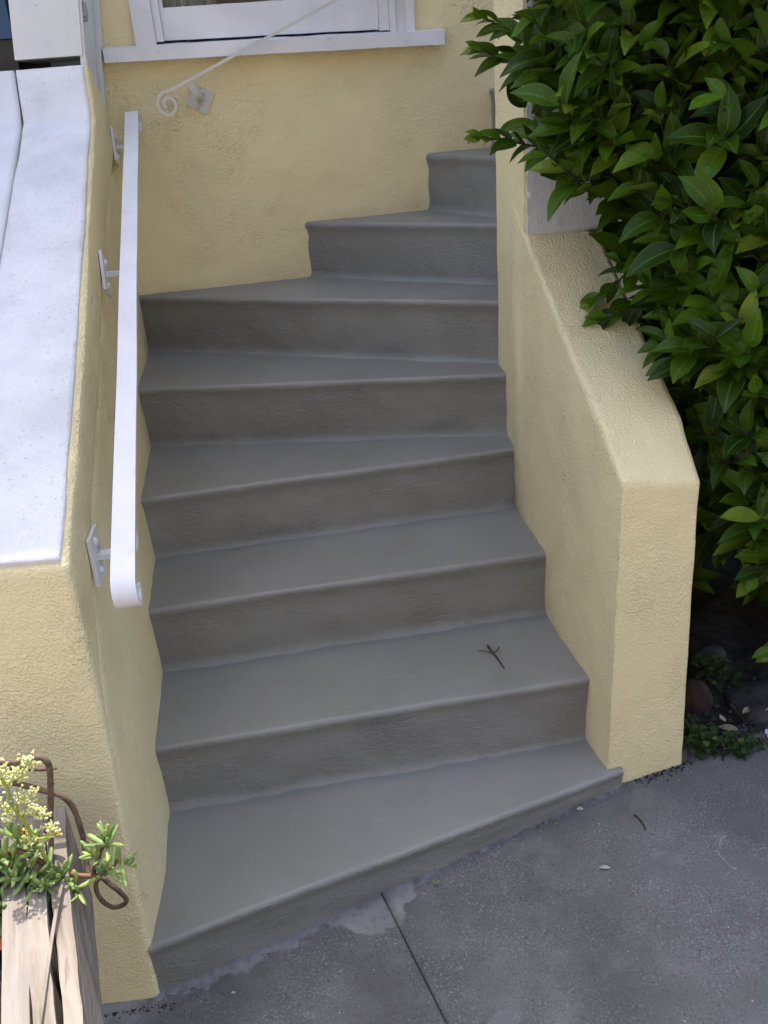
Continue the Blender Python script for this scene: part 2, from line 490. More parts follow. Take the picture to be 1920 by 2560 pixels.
def mat_succ():
    k = NT('fleshy grey green succulent leaf')
    tone = k.n('ShaderNodeObjectInfo').outputs['Random']
    c = k.mix(tone, (0.12, 0.19, 0.06), (0.33, 0.41, 0.12))
    c = k.mix(k.math('MULTIPLY', k.ramp(k.noise(60, 3), 0.4, 0.7), 0.35), c, (0.26, 0.34, 0.12))
    n1 = k.bump(k.noise(110, 2), 0.0008, 0.5)
    k.b.inputs['Subsurface Weight'].default_value = 0.12
    k.b.inputs['Subsurface Radius'].default_value = (0.004, 0.006, 0.002)
    k.b.inputs['Subsurface Scale'].default_value = 1.0
    return k.done(c, 0.48, n1, 0.4)
M['succ'] = mat_succ()

# ================================================================== SETTING
# ground (asphalt street sheet out to the horizon)
bm = bmesh.new()
pts = []
for sx, sy in ((-150, -150), (150, -150), (150, 150), (-150, 150)):
    p = Vector((G0.x, G0.y, 0)) + Vector((sx, sy, 0))
    pts.append(bm.verts.new((p.x, p.y, -0.36)))
bm.faces.new(pts)
g = bm_obj('ground', bm, M['asphalt'], smooth=False)
tag(g, kind='structure')

# pavement: cement bed and slabs with tooled joints between them
def gp(s, q, dz=0.0):
    p = Vector((G0.x, G0.y, 0)) + GD * s + GE * q
    return Vector((p.x, p.y, G0.z + 0.078 * s + 0.02 * q + dz))
S0, S1 = -2.48, 4.12
bm = bmesh.new()
hexa(bm, [gp(S0, -2.4, -0.35), gp(S1, -2.4, -0.35), gp(S1, 0.9, -0.35), gp(S0, 0.9, -0.35)],
         [gp(S0, -2.4, -0.0020), gp(S1, -2.4, -0.0020), gp(S1, 0.9, -0.02), gp(S0, 0.9, -0.02)])
pav = bm_obj('pavement', bm, M['jointdirt'], smooth=False)
tag(pav, kind='structure')
joint = 0.482                                    # the joint that shows in front of the stairs
sedges = [S0, joint - 1.6, joint, joint + 1.25, joint + 2.45, S1]
qedges = [-2.4, -1.15, 0.115]
for i in range(len(sedges) - 1):
    for j in range(len(qedges) - 1):
        a, b = sedges[i] + 0.002, sedges[i + 1] - 0.002
        c, d = qedges[j] + 0.004, qedges[j + 1] - 0.004
        bm = bmesh.new()
        hexa(bm, [gp(a, c, -0.05), gp(b, c, -0.05), gp(b, d, -0.05), gp(a, d, -0.05)],
                 [gp(a, c), gp(b, c), gp(b, d), gp(a, d)])
        bevel(bm, 0.005, 2)
        if j == 1 and i in (1, 2):
            refine(bm, 0.022, lambda p, l: p.z > gz(p.x, p.y) - 0.02, 8)
            bm.normal_update()
            for v in bm.verts:
                if v.normal.z > 0.5:
                    v.co.z += noise.noise(v.co * 6) * 0.003 + noise.noise(v.co * 33) * 0.0012
                elif v.co.z > gz(v.co.x, v.co.y) - 0.02:
                    v.co += GD * (noise.noise(v.co * 40) * 0.004 + noise.noise(v.co * 9) * 0.005)
        bm_obj('slab', bm, M['concrete'], pav)

# planting bed soil to the right of the stairs
bm = bmesh.new()
nx, ny = 46, 50
grid = []
for j in range(ny + 1):
    row = []
    for i in range(nx + 1):
        x = 0.56 + 1.9 * i / nx; y = 1.606 + (x - 0.66) * 0.10 + 1.7 * j / ny
        e = min(1, j / 5)
        z = gz(x, y) - 0.018 + e * (0.035 + 0.03 * noise.noise(V(x * 7, y * 7, 1)) + 0.016 * noise.noise(V(x * 25, y * 25, 4)))
        row.append(bm.verts.new((x, y, z)))
    grid.append(row)
for j in range(ny):
    for i in range(nx):
        bm.faces.new((grid[j][i], grid[j][i + 1], grid[j + 1][i + 1], grid[j + 1][i]))
soil = bm_obj('soil', bm, M['soil'])
tag(soil, kind='structure')

# ================================================================== STAIRCASE
STEPS = [  # left nosing, right nosing, height
    ((-0.513, 1.185), (0.507, 1.556), 0.0),
    ((-0.551, 1.545), (0.455, 1.673), 0.182),
    ((-0.588, 1.837), (0.408, 1.964), 0.364),
    ((-0.622, 2.108), (0.376, 2.248), 0.542),
    ((-0.678, 2.492), (0.365, 2.358), 0.723),
    ((-0.738, 2.935), (0.377, 2.459), 0.903),
    ((-0.157, 3.030), (0.398, 2.675), 1.081),
    ((0.235, 3.105), (0.425, 2.770), 1.258),
    ((0.452, 3.140), (0.480, 2.930), 1.436)]
stairs = empty('staircase', (0, 1.4, -0.1))
tag(stairs, 'grey painted concrete stairs winding up to the right between yellow walls', 'staircase')

def step_lines(i, ext_l, ext_r):
    (lx, ly), (rx, ry), z = STEPS[i]
    L, Rr = V(lx, ly, z), V(rx, ry, z)
    d = (Rr - L).normalized()
    return L - d * ext_l, Rr + d * ext_r

def make_step(i):
    z = STEPS[i][2]
    el, er = (0.05, 0.06)
    if i == 0: el, er = 0.012, 0.0
    if i >= 6: el = 0.06
    L, Rr = step_lines(i, el, er)
    if i + 1 < len(STEPS):
        BL, BR = step_lines(i + 1, 0.06, 0.10)
    else:
        BL, BR = V(0.62, 3.30, z), V(1.3, 3.0, z)
    BL, BR = BL.copy(), BR.copy()
    zb = STEPS[i - 1][2] if i else None
    if i:
        pass
    axis = (Rr - L).normalized()
    back = V(-axis.y, axis.x, 0)
    n = max(12, int((Rr - L).length / 0.014))
    bm = bmesh.new()
    rows = []
    for k in range(n + 1):
        s = k / n
        N = L.lerp(Rr, s)
        B = BL.lerp(BR, s) + back * 0.05
        B.z = z; N.z = z
        if i == 0:
            z0 = gz(N.x, N.y) - 0.03
        else:
            z0 = zb - 0.004
        # hand-trowelled irregularities
        w1 = noise.noise(V(N.x * 5, N.y * 5, i * 3.1)) * 0.0018 + noise.noise(V(N.x * 24, N.y * 24, i * 5.7)) * 0.0010
        wz = noise.noise(V(N.x * 3, N.y * 3, i * 7.7 + 2)) * 0.002 + noise.noise(V(N.x * 30, N.y * 30, i + 9)) * 0.0007
        r = 0.0105 + 0.004 * noise.noise(V(N.x * 6, N.y * 6, 31 + i))
        prof = []
        for t in (1.0, 0.8, 0.6, 0.4, 0.25, 0.14, 0.07):
            p = (N + back * (r + 0.004)).lerp(B, t)
            p.z = z + 0.0025 * noise.noise(V(p.x * 5, p.y * 5, i)) * min(1, t * 5)
            prof.append(p)
        Nw = N + back * w1
        for a in (0, 18, 36, 54, 72, 90):
            q = Nw + back * (r - r * math.sin(R(a)))
            q.z = z + wz - (r - r * math.cos(R(a))) * 1.0
            prof.append(q)
        lip = r + 0.007
        q = Nw + back * 0.0005; q.z = z + wz - lip; prof.append(q)
        q = Nw + back * 0.0030; q.z = z + wz - lip - 0.004; prof.append(q)
        H = z - lip - z0
        for t in (0.15, 0.3, 0.45, 0.6, 0.72, 0.82, 0.89, 0.94, 0.98, 1.0):
            c = max(0.0, (t - 0.86) / 0.14)
            rn = noise.noise(V(N.x * 9, N.y * 9, t * 3 + i * 4)) * 0.0045 + noise.noise(V(N.x * 40, N.y * 40, t * 9 + i)) * 0.0016
            out_ = 0.013 * c * c + (0.006 * noise.noise(V(N.x * 30, N.y * 30, i * 2.2)) * c)
            q = N + back * (0.0048 + rn - out_)
            q.z = z - lip - 0.004 - (H - 0.004) * t
            prof.append(q)
        rows.append([bm.verts.new(p) for p in prof])
    for a, b in zip(rows[:-1], rows[1:]):
        for k in range(len(a) - 1):
            bm.faces.new((a[k], b[k], b[k + 1], a[k + 1]))
    # close ends, back and underside so that the step is a solid block
    zl = min(v.co.z for v in bm.verts) - 0.01
    def low(v):
        return bm.verts.new((v.co.x, v.co.y, zl))
    lf = [low(r_[-1]) for r_ in rows]; lb = [low(r_[0]) for r_ in rows]
    for k in range(n):
        bm.faces.new((rows[k][-1], rows[k + 1][-1], lf[k + 1], lf[k]))
        bm.faces.new((lf[k], lf[k + 1], lb[k + 1], lb[k]))
        bm.faces.new((lb[k], lb[k + 1], rows[k + 1][0], rows[k][0]))
    for e in (0, n):
        bm.faces.new(rows[e] + [lf[e], lb[e]])
    return bm_obj('step', bm, M['stairs'], stairs)
for i in range(len(STEPS)):
    make_step(i)

# ================================================================== HOUSE
W0 = V(-0.745, 2.96, 0); BT = V(0.9886, 0.1509, 0); BN = V(0.1509, -0.9886, 0)    # along the wall, out of the wall
def hw(u, z, w=0.0):
    p = W0 + BT * u + BN * w
    return V(p.x, p.y, z)
def hu(x):                                        # x on the wall face -> distance along it
    return (x - W0.x) / BT.x
house = empty('house', hw(0, -0.2))
tag(house, 'yellow stucco house with white wooden window above the winding stairs', 'house')
UL, UR, ZB, ZT = hu(-0.60), hu(0.195), 1.60, 2.86    # opening behind the casing
bm = bmesh.new()
us = [-0.012, UL, UR, 6.0]; zsx = [-0.5, ZB, ZT, 9.0]
fr = [[bm.verts.new(hw(u, z)) for u in us] for z in zsx]
bk = [[bm.verts.new(hw(u, z, -0.22)) for u in us] for z in zsx]
for j in range(3):
    for i in range(3):
        if i == 1 and j == 1: continue
        bm.faces.new((fr[j][i], fr[j][i + 1], fr[j + 1][i + 1], fr[j + 1][i]))
        bm.faces.new((bk[j][i], bk[j + 1][i], bk[j + 1][i + 1], bk[j][i + 1]))
for a, b in (((1, 1), (1, 2)), ((1, 2), (2, 2)), ((2, 2), (2, 1)), ((2, 1), (1, 1))):
    bm.faces.new((fr[a[0]][a[1]], fr[b[0]][b[1]], bk[b[0]][b[1]], bk[a[0]][a[1]]))
for j in range(3):
    bm.faces.new((fr[j][0], fr[j + 1][0], bk[j + 1][0], bk[j][0]))
    bm.faces.new((fr[j][3], bk[j][3], bk[j + 1][3], fr[j + 1][3]))
for i in range(3):
    bm.faces.new((fr[3][i], fr[3][i + 1], bk[3][i + 1], bk[3][i]))
    bm.faces.new((fr[0][i], bk[0][i], bk[0][i + 1], fr[0][i + 1]))
def near_wall(p, l):
    u = (p - W0).dot(BT)
    return (u < 1.5 and 0.4 < p.z < 2.2 and (p - W0).dot(BN) > -0.1) or l > 0.8
refine(bm, 0.022, near_wall, 11)
bm.normal_update()
for v in bm.verts:
    if (v.co - W0).dot(BN) > -0.05:
        p = v.co
        v.co = p + BN * (noise.noise(p * 50) * 0.0006 + noise.noise(p * 18) * 0.0014 + noise.noise(p * 4) * 0.0055)
bm_obj('wall', bm, M['yellow'], house)
# side, rear and roof of the house block
bm = bmesh.new()
hexa(bm, [hw(-0.012, -0.5, -0.22), hw(0.25, -0.5, -0.22), hw(0.25, -0.5, -6), hw(-0.012, -0.5, -6)],
         [hw(-0.012, 9.0, -0.22), hw(0.25, 9.0, -0.22), hw(0.25, 9.0, -6), hw(-0.012, 9.0, -6)])
bm_obj('side_wall', bm, M['yellow'], house, smooth=False)
bm = bmesh.new()
hexa(bm, [hw(-0.012, 9.003, 0.0), hw(6.0, 9.003, 0.0), hw(6.0, 9.003, -6), hw(-0.012, 9.003, -6)],
         [hw(-0.012, 9.25, 0.0), hw(6.0, 9.25, 0.0), hw(6.0, 9.25, -6), hw(-0.012, 9.25, -6)])
bm_obj('roof', bm, M['roof'], house, smooth=False)
# room behind the window
bm = bmesh.new()
hexa(bm, [hw(0.27, 1.2, -0.3), hw(2.4, 1.2, -0.3), hw(2.4, 1.2, -2.6), hw(0.27, 1.2, -2.6)],
         [hw(0.27, 3.1, -0.3), hw(2.4, 3.1, -0.3), hw(2.4, 3.1, -2.6), hw(0.27, 3.1, -2.6)])
ff = [f for f in bm.faces if (f.calc_center_median() - W0).dot(BN) > -0.31]
bmesh.ops.delete(bm, geom=ff, context='FACES_ONLY')
bm_obj('room', bm, M['room'], house, smooth=False)

# window
def wbox(bm, u0, u1, z0, z1, w0, w1, bev=0.0):
    hexa(bm, [hw(u0, z0, w1), hw(u1, z0, w1), hw(u1, z0, w0), hw(u0, z0, w0)],
             [hw(u0, z1, w1), hw(u1, z1, w1), hw(u1, z1, w0), hw(u0, z1, w0)])
def wob(bm, a=0.0012):
    for v in bm.verts:
        v.co += V(noise.noise(v.co * 20), noise.noise(v.co * 20 + V(5, 0, 0)), noise.noise(v.co * 20 + V(0, 5, 0))) * a
uCL0, uCL1 = hu(-0.622), hu(-0.563)
uS0, uS1 = hu(-0.563), hu(-0.541)
uR0, uR1 = hu(0.106), hu(0.137)
uCR0, uCR1 = hu(0.139), hu(0.211)
bm = bmesh.new()
wbox(bm, uCL0, uCL1, 1.622, 2.80, -0.06, 0.022)
wbox(bm, uCL1 + 0.0005, uS1, 1.634, 2.76, -0.08, 0.006)
wbox(bm, uR0 + 0.002, uR1, 1.622, 2.76, -0.08, 0.004)
wbox(bm, uR1 + 0.001, uCR0 + 0.014, 1.612, 2.80, -0.06, 0.030)
wbox(bm, uCR0 + 0.0145, uCR0 + 0.046, 1.612, 2.80, -0.06, 0.021)
wbox(bm, uCR0 + 0.0465, uCR1, 1.612, 2.80, -0.06, 0.028)
wbox(bm, uCL0, uCR1, 2.801, 2.90, -0.06, 0.028)
bevel(bm, 0.003, 2)
refine(bm, 0.06, lambda p, l: p.z < 2.0, 6); wob(bm)
window = bm_obj('window', bm, M['white_wood'], house)
bm = bmesh.new()
hexa(bm, [hw(0.028, 1.588, 0.042), hw(hu(0.300), 1.570, 0.042), hw(hu(0.300), 1.576, -0.05), hw(0.028, 1.594, -0.05)],
         [hw(0.028, 1.625, 0.040), hw(hu(0.300), 1.610, 0.040), hw(hu(0.300), 1.622, -0.05), hw(0.028, 1.636, -0.05)])
bevel(bm, 0.006, 3)
refine(bm, 0.04, None, 7); wob(bm, 0.002)
bm_obj('sill', bm, M['white_wood'], window)
bm = bmesh.new()
wbox(bm, uS1 + 0.001, uR0 + 0.001, 1.637, 1.722, -0.055, -0.012)
wbox(bm, uS1 + 0.001, uS1 + 0.012, 1.7225, 2.75, -0.055, -0.012)
wbox(bm, uR0 - 0.011, uR0 + 0.001, 1.7225, 2.75, -0.055, -0.012)
wbox(bm, uS1 + 0.001, uR0 + 0.001, 2.7505, 2.80, -0.055, -0.012)
for v in bm.verts:
    if v.co.z < 1.65: v.co.z -= 0.0105 * ((v.co - W0).dot(BT) - uS1) / (uR0 - uS1)
bevel(bm, 0.003, 2)
refine(bm, 0.06, lambda p, l: p.z < 2.0, 6); wob(bm, 0.0012)
bm_obj('sash', bm, M['white_wood'], window)
bm = bmesh.new()
wbox(bm, uS1 + 0.010, uR0 - 0.009, 1.718, 2.755, -0.034, -0.030)
bm_obj('pane', bm, M['glass'], window, smooth=False)
bm = bmesh.new()
for (c0, c1, dep) in ((uS1 - 0.01, uS1 + 0.17, -0.075), (uR0 - 0.26, uR0 - 0.20, -0.085)):
    for side in (0, 1):
        pass
    rows = []
    n = 40
    for k in range(n + 1):
        u = c0 + (c1 - c0) * k / n
        w = dep + 0.018 * math.sin(k * 0.75) + 0.008 * math.sin(k * 1.9 + 1)
        rows.append((bm.verts.new(hw(u, 1.55, w)), bm.verts.new(hw(u, 2.8, w))))
    for a, b in zip(rows[:-1], rows[1:]):
        bm.faces.new((a[0], b[0], b[1], a[1]))
bmesh.ops.solidify(bm, geom=bm.faces[:], thickness=0.002)
bm_obj('curtain', bm, M['curtain'], window)

# ================================================================== LEFT GARDEN WALL
T = V(-0.135, 0.991, 0).normalized(); NL = V(0.991, 0.135, 0).normalized()     # along it, towards the stairs
CAPZ = [(1.217, 0.829), (1.699, 1.028), (2.029, 1.176), (2.417, 1.353), (2.618, 1.448), (2.676, 1.579), (2.68, 1.581), (2.965, 1.472)]
def lx(y):
    return -0.548 - 0.1362 * (y - 1.54)
def capz(y):
    for (a, za), (b, zb_) in zip(CAPZ[:-1], CAPZ[1:]):
        if y <= b: return za + (zb_ - za) * (y - a) / (b - a)
    return CAPZ[-1][1]
gwall = empty('garden_wall', (-0.6, 1.6, -0.15))
tag(gwall, 'yellow stucco wall left of the stairs with rough white sloping top', 'wall')
TH = 0.19
bm = bmesh.new()
ST = [1.217, 1.45, 1.70, 2.03, 2.417, 2.618, 2.676, 2.80, 2.965, 3.06]
prev = None
for y in ST:
    f = max(0.0, (1.30 - y) / 0.09)               # the front end flares a little towards the ground
    zb_ = -0.25
    x = lx(y)
    zc = capz(min(y, 2.965))
    pt = [V(x - 0.03 * f, y - 0.045 * f, zb_), V(x - 0.001, y - 0.028 * f, 0.42), V(x, y, zc), V(x - TH, y + 0.006, zc), V(x - TH, y - 0.028 * f, 0.42), V(x - TH, y - 0.045 * f, zb_)]
    ring = [bm.verts.new(p) for p in pt]
    if prev:
        for k in range(6):
            bm.faces.new((prev[k], prev[(k + 1) % 6], ring[(k + 1) % 6], ring[k]))
    else:
        first = ring
    prev = ring
bm.faces.new((first[0], first[1], first[4], first[5])); bm.faces.new((first[1], first[2], first[3], first[4]))
bm.faces.new((prev[0], prev[5], prev[4], prev[1])); bm.faces.new((prev[1], prev[4], prev[3], prev[2]))
bmesh.ops.recalc_face_normals(bm, faces=bm.faces[:])
es = [e for e in bm.edges if e.calc_face_angle(0) > R(50) and all(v.co.z > -0.3 for v in e.verts)]
vert_front = [e for e in es if abs(e.verts[0].co.y - e.verts[1].co.y) < 0.06 and abs(e.verts[0].co.z - e.verts[1].co.z) > 0.3 and e.verts[0].co.y < 1.25]
bmesh.ops.bevel(bm, geom=vert_front, offset=0.014, segments=3, profile=0.5, affect='EDGES', clamp_overlap=True)
es = [e for e in bm.edges if e.is_valid and len(e.link_faces) == 2 and e.calc_face_angle(0) > R(40)]
bmesh.ops.bevel(bm, geom=es, offset=0.007, segments=2, profile=0.5, affect='EDGES', clamp_overlap=True)
refine(bm, 0.022, lambda p, l: p.x > lx(p.y) - 0.10 or p.z > 0.3 or p.y < 1.3, 9)
rough(bm, 0.0017, 0.004)
# the coping: the top band of the inner face stands proud of a soft groove that turns down to the front corner
CREASE = [(3.2, 1.43), (2.94, 1.34), (2.31, 1.132), (1.74, 0.885), (1.50, 0.798), (1.39, 0.742), (1.345, 0.700), (1.300, 0.64), (1.262, 0.575), (1.235, 0.512), (1.20, 0.36)]
def crease_d(y, z):
    best = 9; sg = 1
    for (ya, za), (yb, zb_) in zip(CREASE[:-1], CREASE[1:]):
        ey, ez = yb - ya, zb_ - za
        t = max(0, min(1, ((y - ya) * ey + (z - za) * ez) / (ey * ey + ez * ez)))
        dy, dz = y - ya - ey * t, z - za - ez * t
        d = math.hypot(dy, dz)
        if d < best:
            best = d; sg = 1 if (ey * dz - ez * dy) < 0 else -1
    return best * sg
for v in bm.verts:
    p = v.co
    if p.x > lx(p.y) - 0.03 and p.z < capz(min(p.y, 2.965)) - 0.004:
        d = crease_d(p.y, p.z)
        fade = min(1, max(0, (p.z - 0.36) / 0.3))
        e = 1 / (1 + math.exp(-d / 0.0085))
        off = (-0.009 + 0.013 * e) * fade - 0.019 * fade * math.exp(-((d + 0.014) / 0.017) ** 2)
        v.co = p + NL * off
bm_obj('wall_body', bm, M['yellow'], gwall)

def cap_strip(name, mat, parent, inner, outer, ys, dz, zoff=0.0, thick=0.03, front_y=None):
    bm = bmesh.new()
    prev = None
    for y in ys:
        zc = capz(y) + zoff
        xi, xo = inner(y), outer(y)
        sl = (capz(min(y + 0.01, 2.69)) - capz(y - 0.01)) / 0.02 if y < 2.60 else (2.2 if y < 2.69 else -0.37)
        nrm = V(0, -sl, 1).normalized()
        ring = [bm.verts.new(p) for p in (V(xi, y, zc) - nrm * thick, V(xi, y, zc) + nrm * dz, V(xo, y, zc) + nrm * dz, V(xo, y, zc) - nrm * thick)]
        if prev:
            for k in range(4): bm.faces.new((prev[k], prev[(k + 1) % 4], ring[(k + 1) % 4], ring[k]))
        else:
            bm.faces.new(ring[::-1])
        prev = ring
    bm.faces.new(prev)
    bevel(bm, 0.004, 2, 50)
    refine(bm, 0.02, None, 8)
    rough(bm, 0.0017, 0.004)
    return bm_obj(name, bm, mat, parent)
ysc = [1.226, 1.5, 1.75, 2.03, 2.25, 2.417, 2.55, 2.61, 2.63, 2.65, 2.667, 2.674]
cap_strip('cap', M['cap'], gwall, lambda y: lx(y) - 0.006 + 0.003 * noise.noise(V(y * 15, 0, 0)), lambda y: lx(y) - TH + 0.004, ysc, 0.0075)

# white wall of the next house, directly beside it
nwall = empty('white_wall', (-1.0, 1.8, -0.15))
tag(nwall, 'smooth white wall beyond the crack at the far left edge', 'wall')
bm = bmesh.new()
prev = None
for y in [1.245] + ysc[1:] + [2.80, 2.965]:
    x1 = lx(y) - TH - 0.004; x0 = x1 - 0.5
    z1 = capz(y) + 0.003
    ring = [bm.verts.new(p) for p in (V(x1, y, -0.25), V(x1, y, z1), V(x0, y, z1), V(x0, y, -0.25))]
    if prev:
        for k in range(4): bm.faces.new((prev[k], prev[(k + 1) % 4], ring[(k + 1) % 4], ring[k]))
    else:
        bm.faces.new(ring[::-1])
    prev = ring
bm.faces.new(prev)
bevel(bm, 0.006, 2, 50)
refine(bm, 0.03, lambda p, l: p.z > 0.3, 7)
rough(bm, 0.0006, 0.003)
bm_obj('wall_body', bm, M['neigh'], nwall)

# ================================================================== RIGHT PARAPET
par = empty('parapet_wall', (0.55, 1.7, -0.1))
tag(par, 'yellow stucco wall right of the stairs with blunt front and white upper pier', 'wall')
RS = [  # inner xy, inner top z, outer xy, outer top z
    ((0.471, 1.564), 0.731, (0.640, 1.602), 0.703),
    ((0.450, 1.660), 0.822, (0.627, 1.700), 0.803),
    ((0.422, 1.834), 0.934, (0.603, 1.868), 0.915),
    ((0.397, 2.017), 1.054, (0.582, 2.040), 1.035),
    ((0.383, 2.146), 1.126, (0.570, 2.172), 1.110),
    ((0.372, 2.260), 1.19, (0.56, 2.28), 1.19)]
bm = bmesh.new()
prev = None
for i, (a, za, b, zb_) in enumerate(RS):
    ob = V(b[0] + 0.028, b[1] + 0.004, -0.30)
    pt = [V(a[0], a[1], -0.30), V(a[0], a[1], za), V(b[0], b[1], zb_), ob]
    ring = [bm.verts.new(p) for p in pt]
    if prev:
        for k in range(4): bm.faces.new((prev[k], prev[(k + 1) % 4], ring[(k + 1) % 4], ring[k]))
    else:
        bm.faces.new(ring[::-1])
    prev = ring
bm.faces.new(prev)
bevel(bm, 0.010, 3, 35)
refine(bm, 0.02, lambda p, l: p.y < 2.2, 9)
rough(bm, 0.0019, 0.0045)
bm_obj('wall_body', bm, M['yellow'], par)
bm = bmesh.new()
PA, PB, PC, PD = V(0.384, 2.152, 0), V(0.585, 2.195, 0), V(0.585, 2.50, 0), V(0.3655, 2.455, 0)
Z = lambda p, z: V(p.x, p.y, z)
hexa(bm, [Z(PA, -0.3), Z(PB, -0.3), Z(PC, -0.3), Z(PD, -0.3)], [Z(PA, 2.7), Z(PB, 2.7), Z(PC, 2.7), Z(PD, 2.7)])
bevel(bm, 0.010, 3)
refine(bm, 0.022, lambda p, l: p.z < 1.9 and p.x < 0.62 or l > 0.5, 10)
rough(bm, 0.0018, 0.004)
pier = bm_obj('pier', bm, M['yellow'], par)
bm = bmesh.new()
fd = (PB - PA).normalized(); fnn = V(fd.y, -fd.x, 0)
q0 = PA + fd * 0.006
hexa(bm, [Z(q0 + fnn * 0.005, 1.118), Z(PB + fnn * 0.005, 1.118), Z(PB - fnn * 0.03, 1.118), Z(q0 - fnn * 0.03 + fd * 0.01, 1.118)],
         [Z(q0 + fnn * 0.005, 2.69), Z(PB + fnn * 0.005, 2.69), Z(PB - fnn * 0.03, 2.69), Z(q0 - fnn * 0.03 + fd * 0.01, 2.69)])
bevel(bm, 0.004, 2)
refine(bm, 0.022, lambda p, l: p.z < 1.9 and p.x < 0.7 or l > 0.5, 10)
rough(bm, 0.0016, 0.004)
bm_obj('white_face', bm, M['plaster'], par)

bounce_block = empty('house', (0, -13, -0.4))  # unseen block, added to cut low front sky and bounce warm light
tag(bounce_block, 'unseen cream house block added across the street to bounce warm light', 'house')
bm = bmesh.new()
hexa(bm, [V(-24, -18, -1.5), V(24, -18, -1.5), V(24, -11, -1.5), V(-24, -11, -1.5)], [V(-24, -18, 9), V(24, -18, 9), V(24, -11, 9), V(-24, -11, 9)])
bm_obj('wall', bm, M['cream'], bounce_block, smooth=False)

shade_block = empty('house', (-3.5, 3.2, -0.3))  # unseen block, added so its top edge keeps sun off the left cap
tag(shade_block, 'unseen white house block added behind the bin to shade the wall top', 'house')
bm = bmesh.new()
hexa(bm, [V(-7, 3.12, -0.4), V(-0.80, 3.12, -0.4), V(-0.80, 9, -0.4), V(-7, 9, -0.4)], [V(-7, 3.12, 5.78), V(-0.80, 3.12, 5.78), V(-0.80, 9, 5.78), V(-7, 9, 5.78)])
bm_obj('wall', bm, M['neigh'], shade_block, smooth=False)
bm = bmesh.new()
hexa(bm, [V(-7, 3.12, 5.783), V(-0.80, 3.12, 5.783), V(-0.80, 9, 5.783), V(-7, 9, 5.783)], [V(-7, 3.12, 5.86), V(-0.80, 3.12, 5.86), V(-0.80, 9, 5.86), V(-7, 9, 5.86)])
bm_obj('roof', bm, M['roof'], shade_block, smooth=False)

# ================================================================== UTILITY CABINET + BIN
cab = empty('utility_cabinet', (-0.79, 2.8, 1.58))
tag(cab, 'white metal cabinet standing on the white sloping wall top', 'cabinet')
def shear(bm):                                     # the whole cabinet leans a little
    for v in bm.verts: v.co.x += 0.135 * (v.co.z - 1.58)
def quadbox(bm, a, b, c, d, z0a, z0b, z1):
    """plan corners a,b (front) c,d (rear); bottom heights front/rear"""
    hexa(bm, [Z(a, z0a), Z(b, z0a), Z(c, z0b), Z(d, z0b)], [Z(a, z1), Z(b, z1), Z(c, z1), Z(d, z1)])
bm = bmesh.new()
quadbox(bm, V(-0.888, 2.668, 0), V(-0.714, 2.694, 0), V(-0.745, 2.93, 0), V(-0.93, 2.93, 0), 1.601, 1.60, 1.84)
shear(bm)
bevel(bm, 0.007, 3)
bm_obj('body', bm, M['cabinet'], cab)
bm = bmesh.new()
quadbox(bm, V(-0.722, 2.700, 0), V(-0.7075, 2.700, 0), V(-0.7375, 2.925, 0), V(-0.752, 2.925, 0), 1.572, 1.482, 1.835)
shear(bm)
bevel(bm, 0.002, 2)
bm_obj('side_panel', bm, M['cabinet'], cab)
bm = bmesh.new()
hexa(bm, [V(-0.712, 2.702, 1.567), V(-0.7045, 2.702, 1.567), V(-0.7345, 2.925, 1.479), V(-0.742, 2.925, 1.479)],
         [V(-0.712, 2.702, 1.592), V(-0.7045, 2.702, 1.592), V(-0.7345, 2.925, 1.504), V(-0.742, 2.925, 1.504)])
shear(bm)
bevel(bm, 0.0015, 2)
bm_obj('bottom_rail', bm, M['cabinet'], cab)
bm = bmesh.new()
quadbox(bm, V(-0.746, 2.930, 0), V(-0.7225, 2.930, 0), V(-0.7225, 2.955, 0), V(-0.746, 2.955, 0), 1.468, 1.468, 1.84)
shear(bm)
bevel(bm, 0.002, 2)
bm_obj('corner_post', bm, M['cabinet'], cab)
bm = bmesh.new()
loop = [V(-0.7035, 2.722, 1.706) + V(-0.012 * math.sin(a) * 0.12, 0.012 * math.sin(a), 0.020 * math.cos(a)) for a in [2 * math.pi * k / 20 for k in range(21)]]
for v_ in loop: v_.x += 0.0165
tube_pts(bm, loop, 0.0032, 8)
tube_pts(bm, [V(-0.70, 2.722, 1.688), V(-0.686, 2.722, 1.688)], 0.008, 10)
bm_obj('latch_ring', bm, M['steel'], cab)

rbin = empty('recycling_bin', (-1.06, 2.93, 1.5))
tag(rbin, 'blue and black bin behind the white cabinet at top left corner', 'bin')
bm = bmesh.new()
quadbox(bm, V(-1.30, 2.75, 0), V(-0.905, 2.75, 0), V(-0.905, 3.05, 0), V(-1.30, 3.05, 0), 1.46, 1.46, 1.655)
bevel(bm, 0.02, 3)
bm_obj('base', bm, M['blackbin'], rbin)
bm = bmesh.new()
quadbox(bm, V(-1.31, 2.74, 0), V(-0.90, 2.74, 0), V(-0.90, 3.06, 0), V(-1.31, 3.06, 0), 1.657, 1.657, 2.0)
bevel(bm, 0.02, 3)
bm_obj('tub', bm, M['bluebin'], rbin)
bm = bmesh.new()
quadbox(bm, V(-1.33, 2.72, 0), V(-0.89, 2.72, 0), V(-0.89, 3.08, 0), V(-1.33, 3.08, 0), 2.002, 2.002, 2.04)
bevel(bm, 0.012, 3)
bm_obj('lid', bm, M['blackbin'], rbin)

# ================================================================== HANDRAILS
hr = empty('handrail', (-0.5, 1.9, 1.0))
tag(hr, 'white flat bar handrail with curled ends along the left wall', 'handrail')
P0 = V(-0.421, 1.222, 0.796); P1 = V(-0.6535, 2.898, 1.449)
dr = (P1 - P0).normalized()
nr = NL.cross(dr).normalized()
if nr.z < 0: nr = -nr
path = []
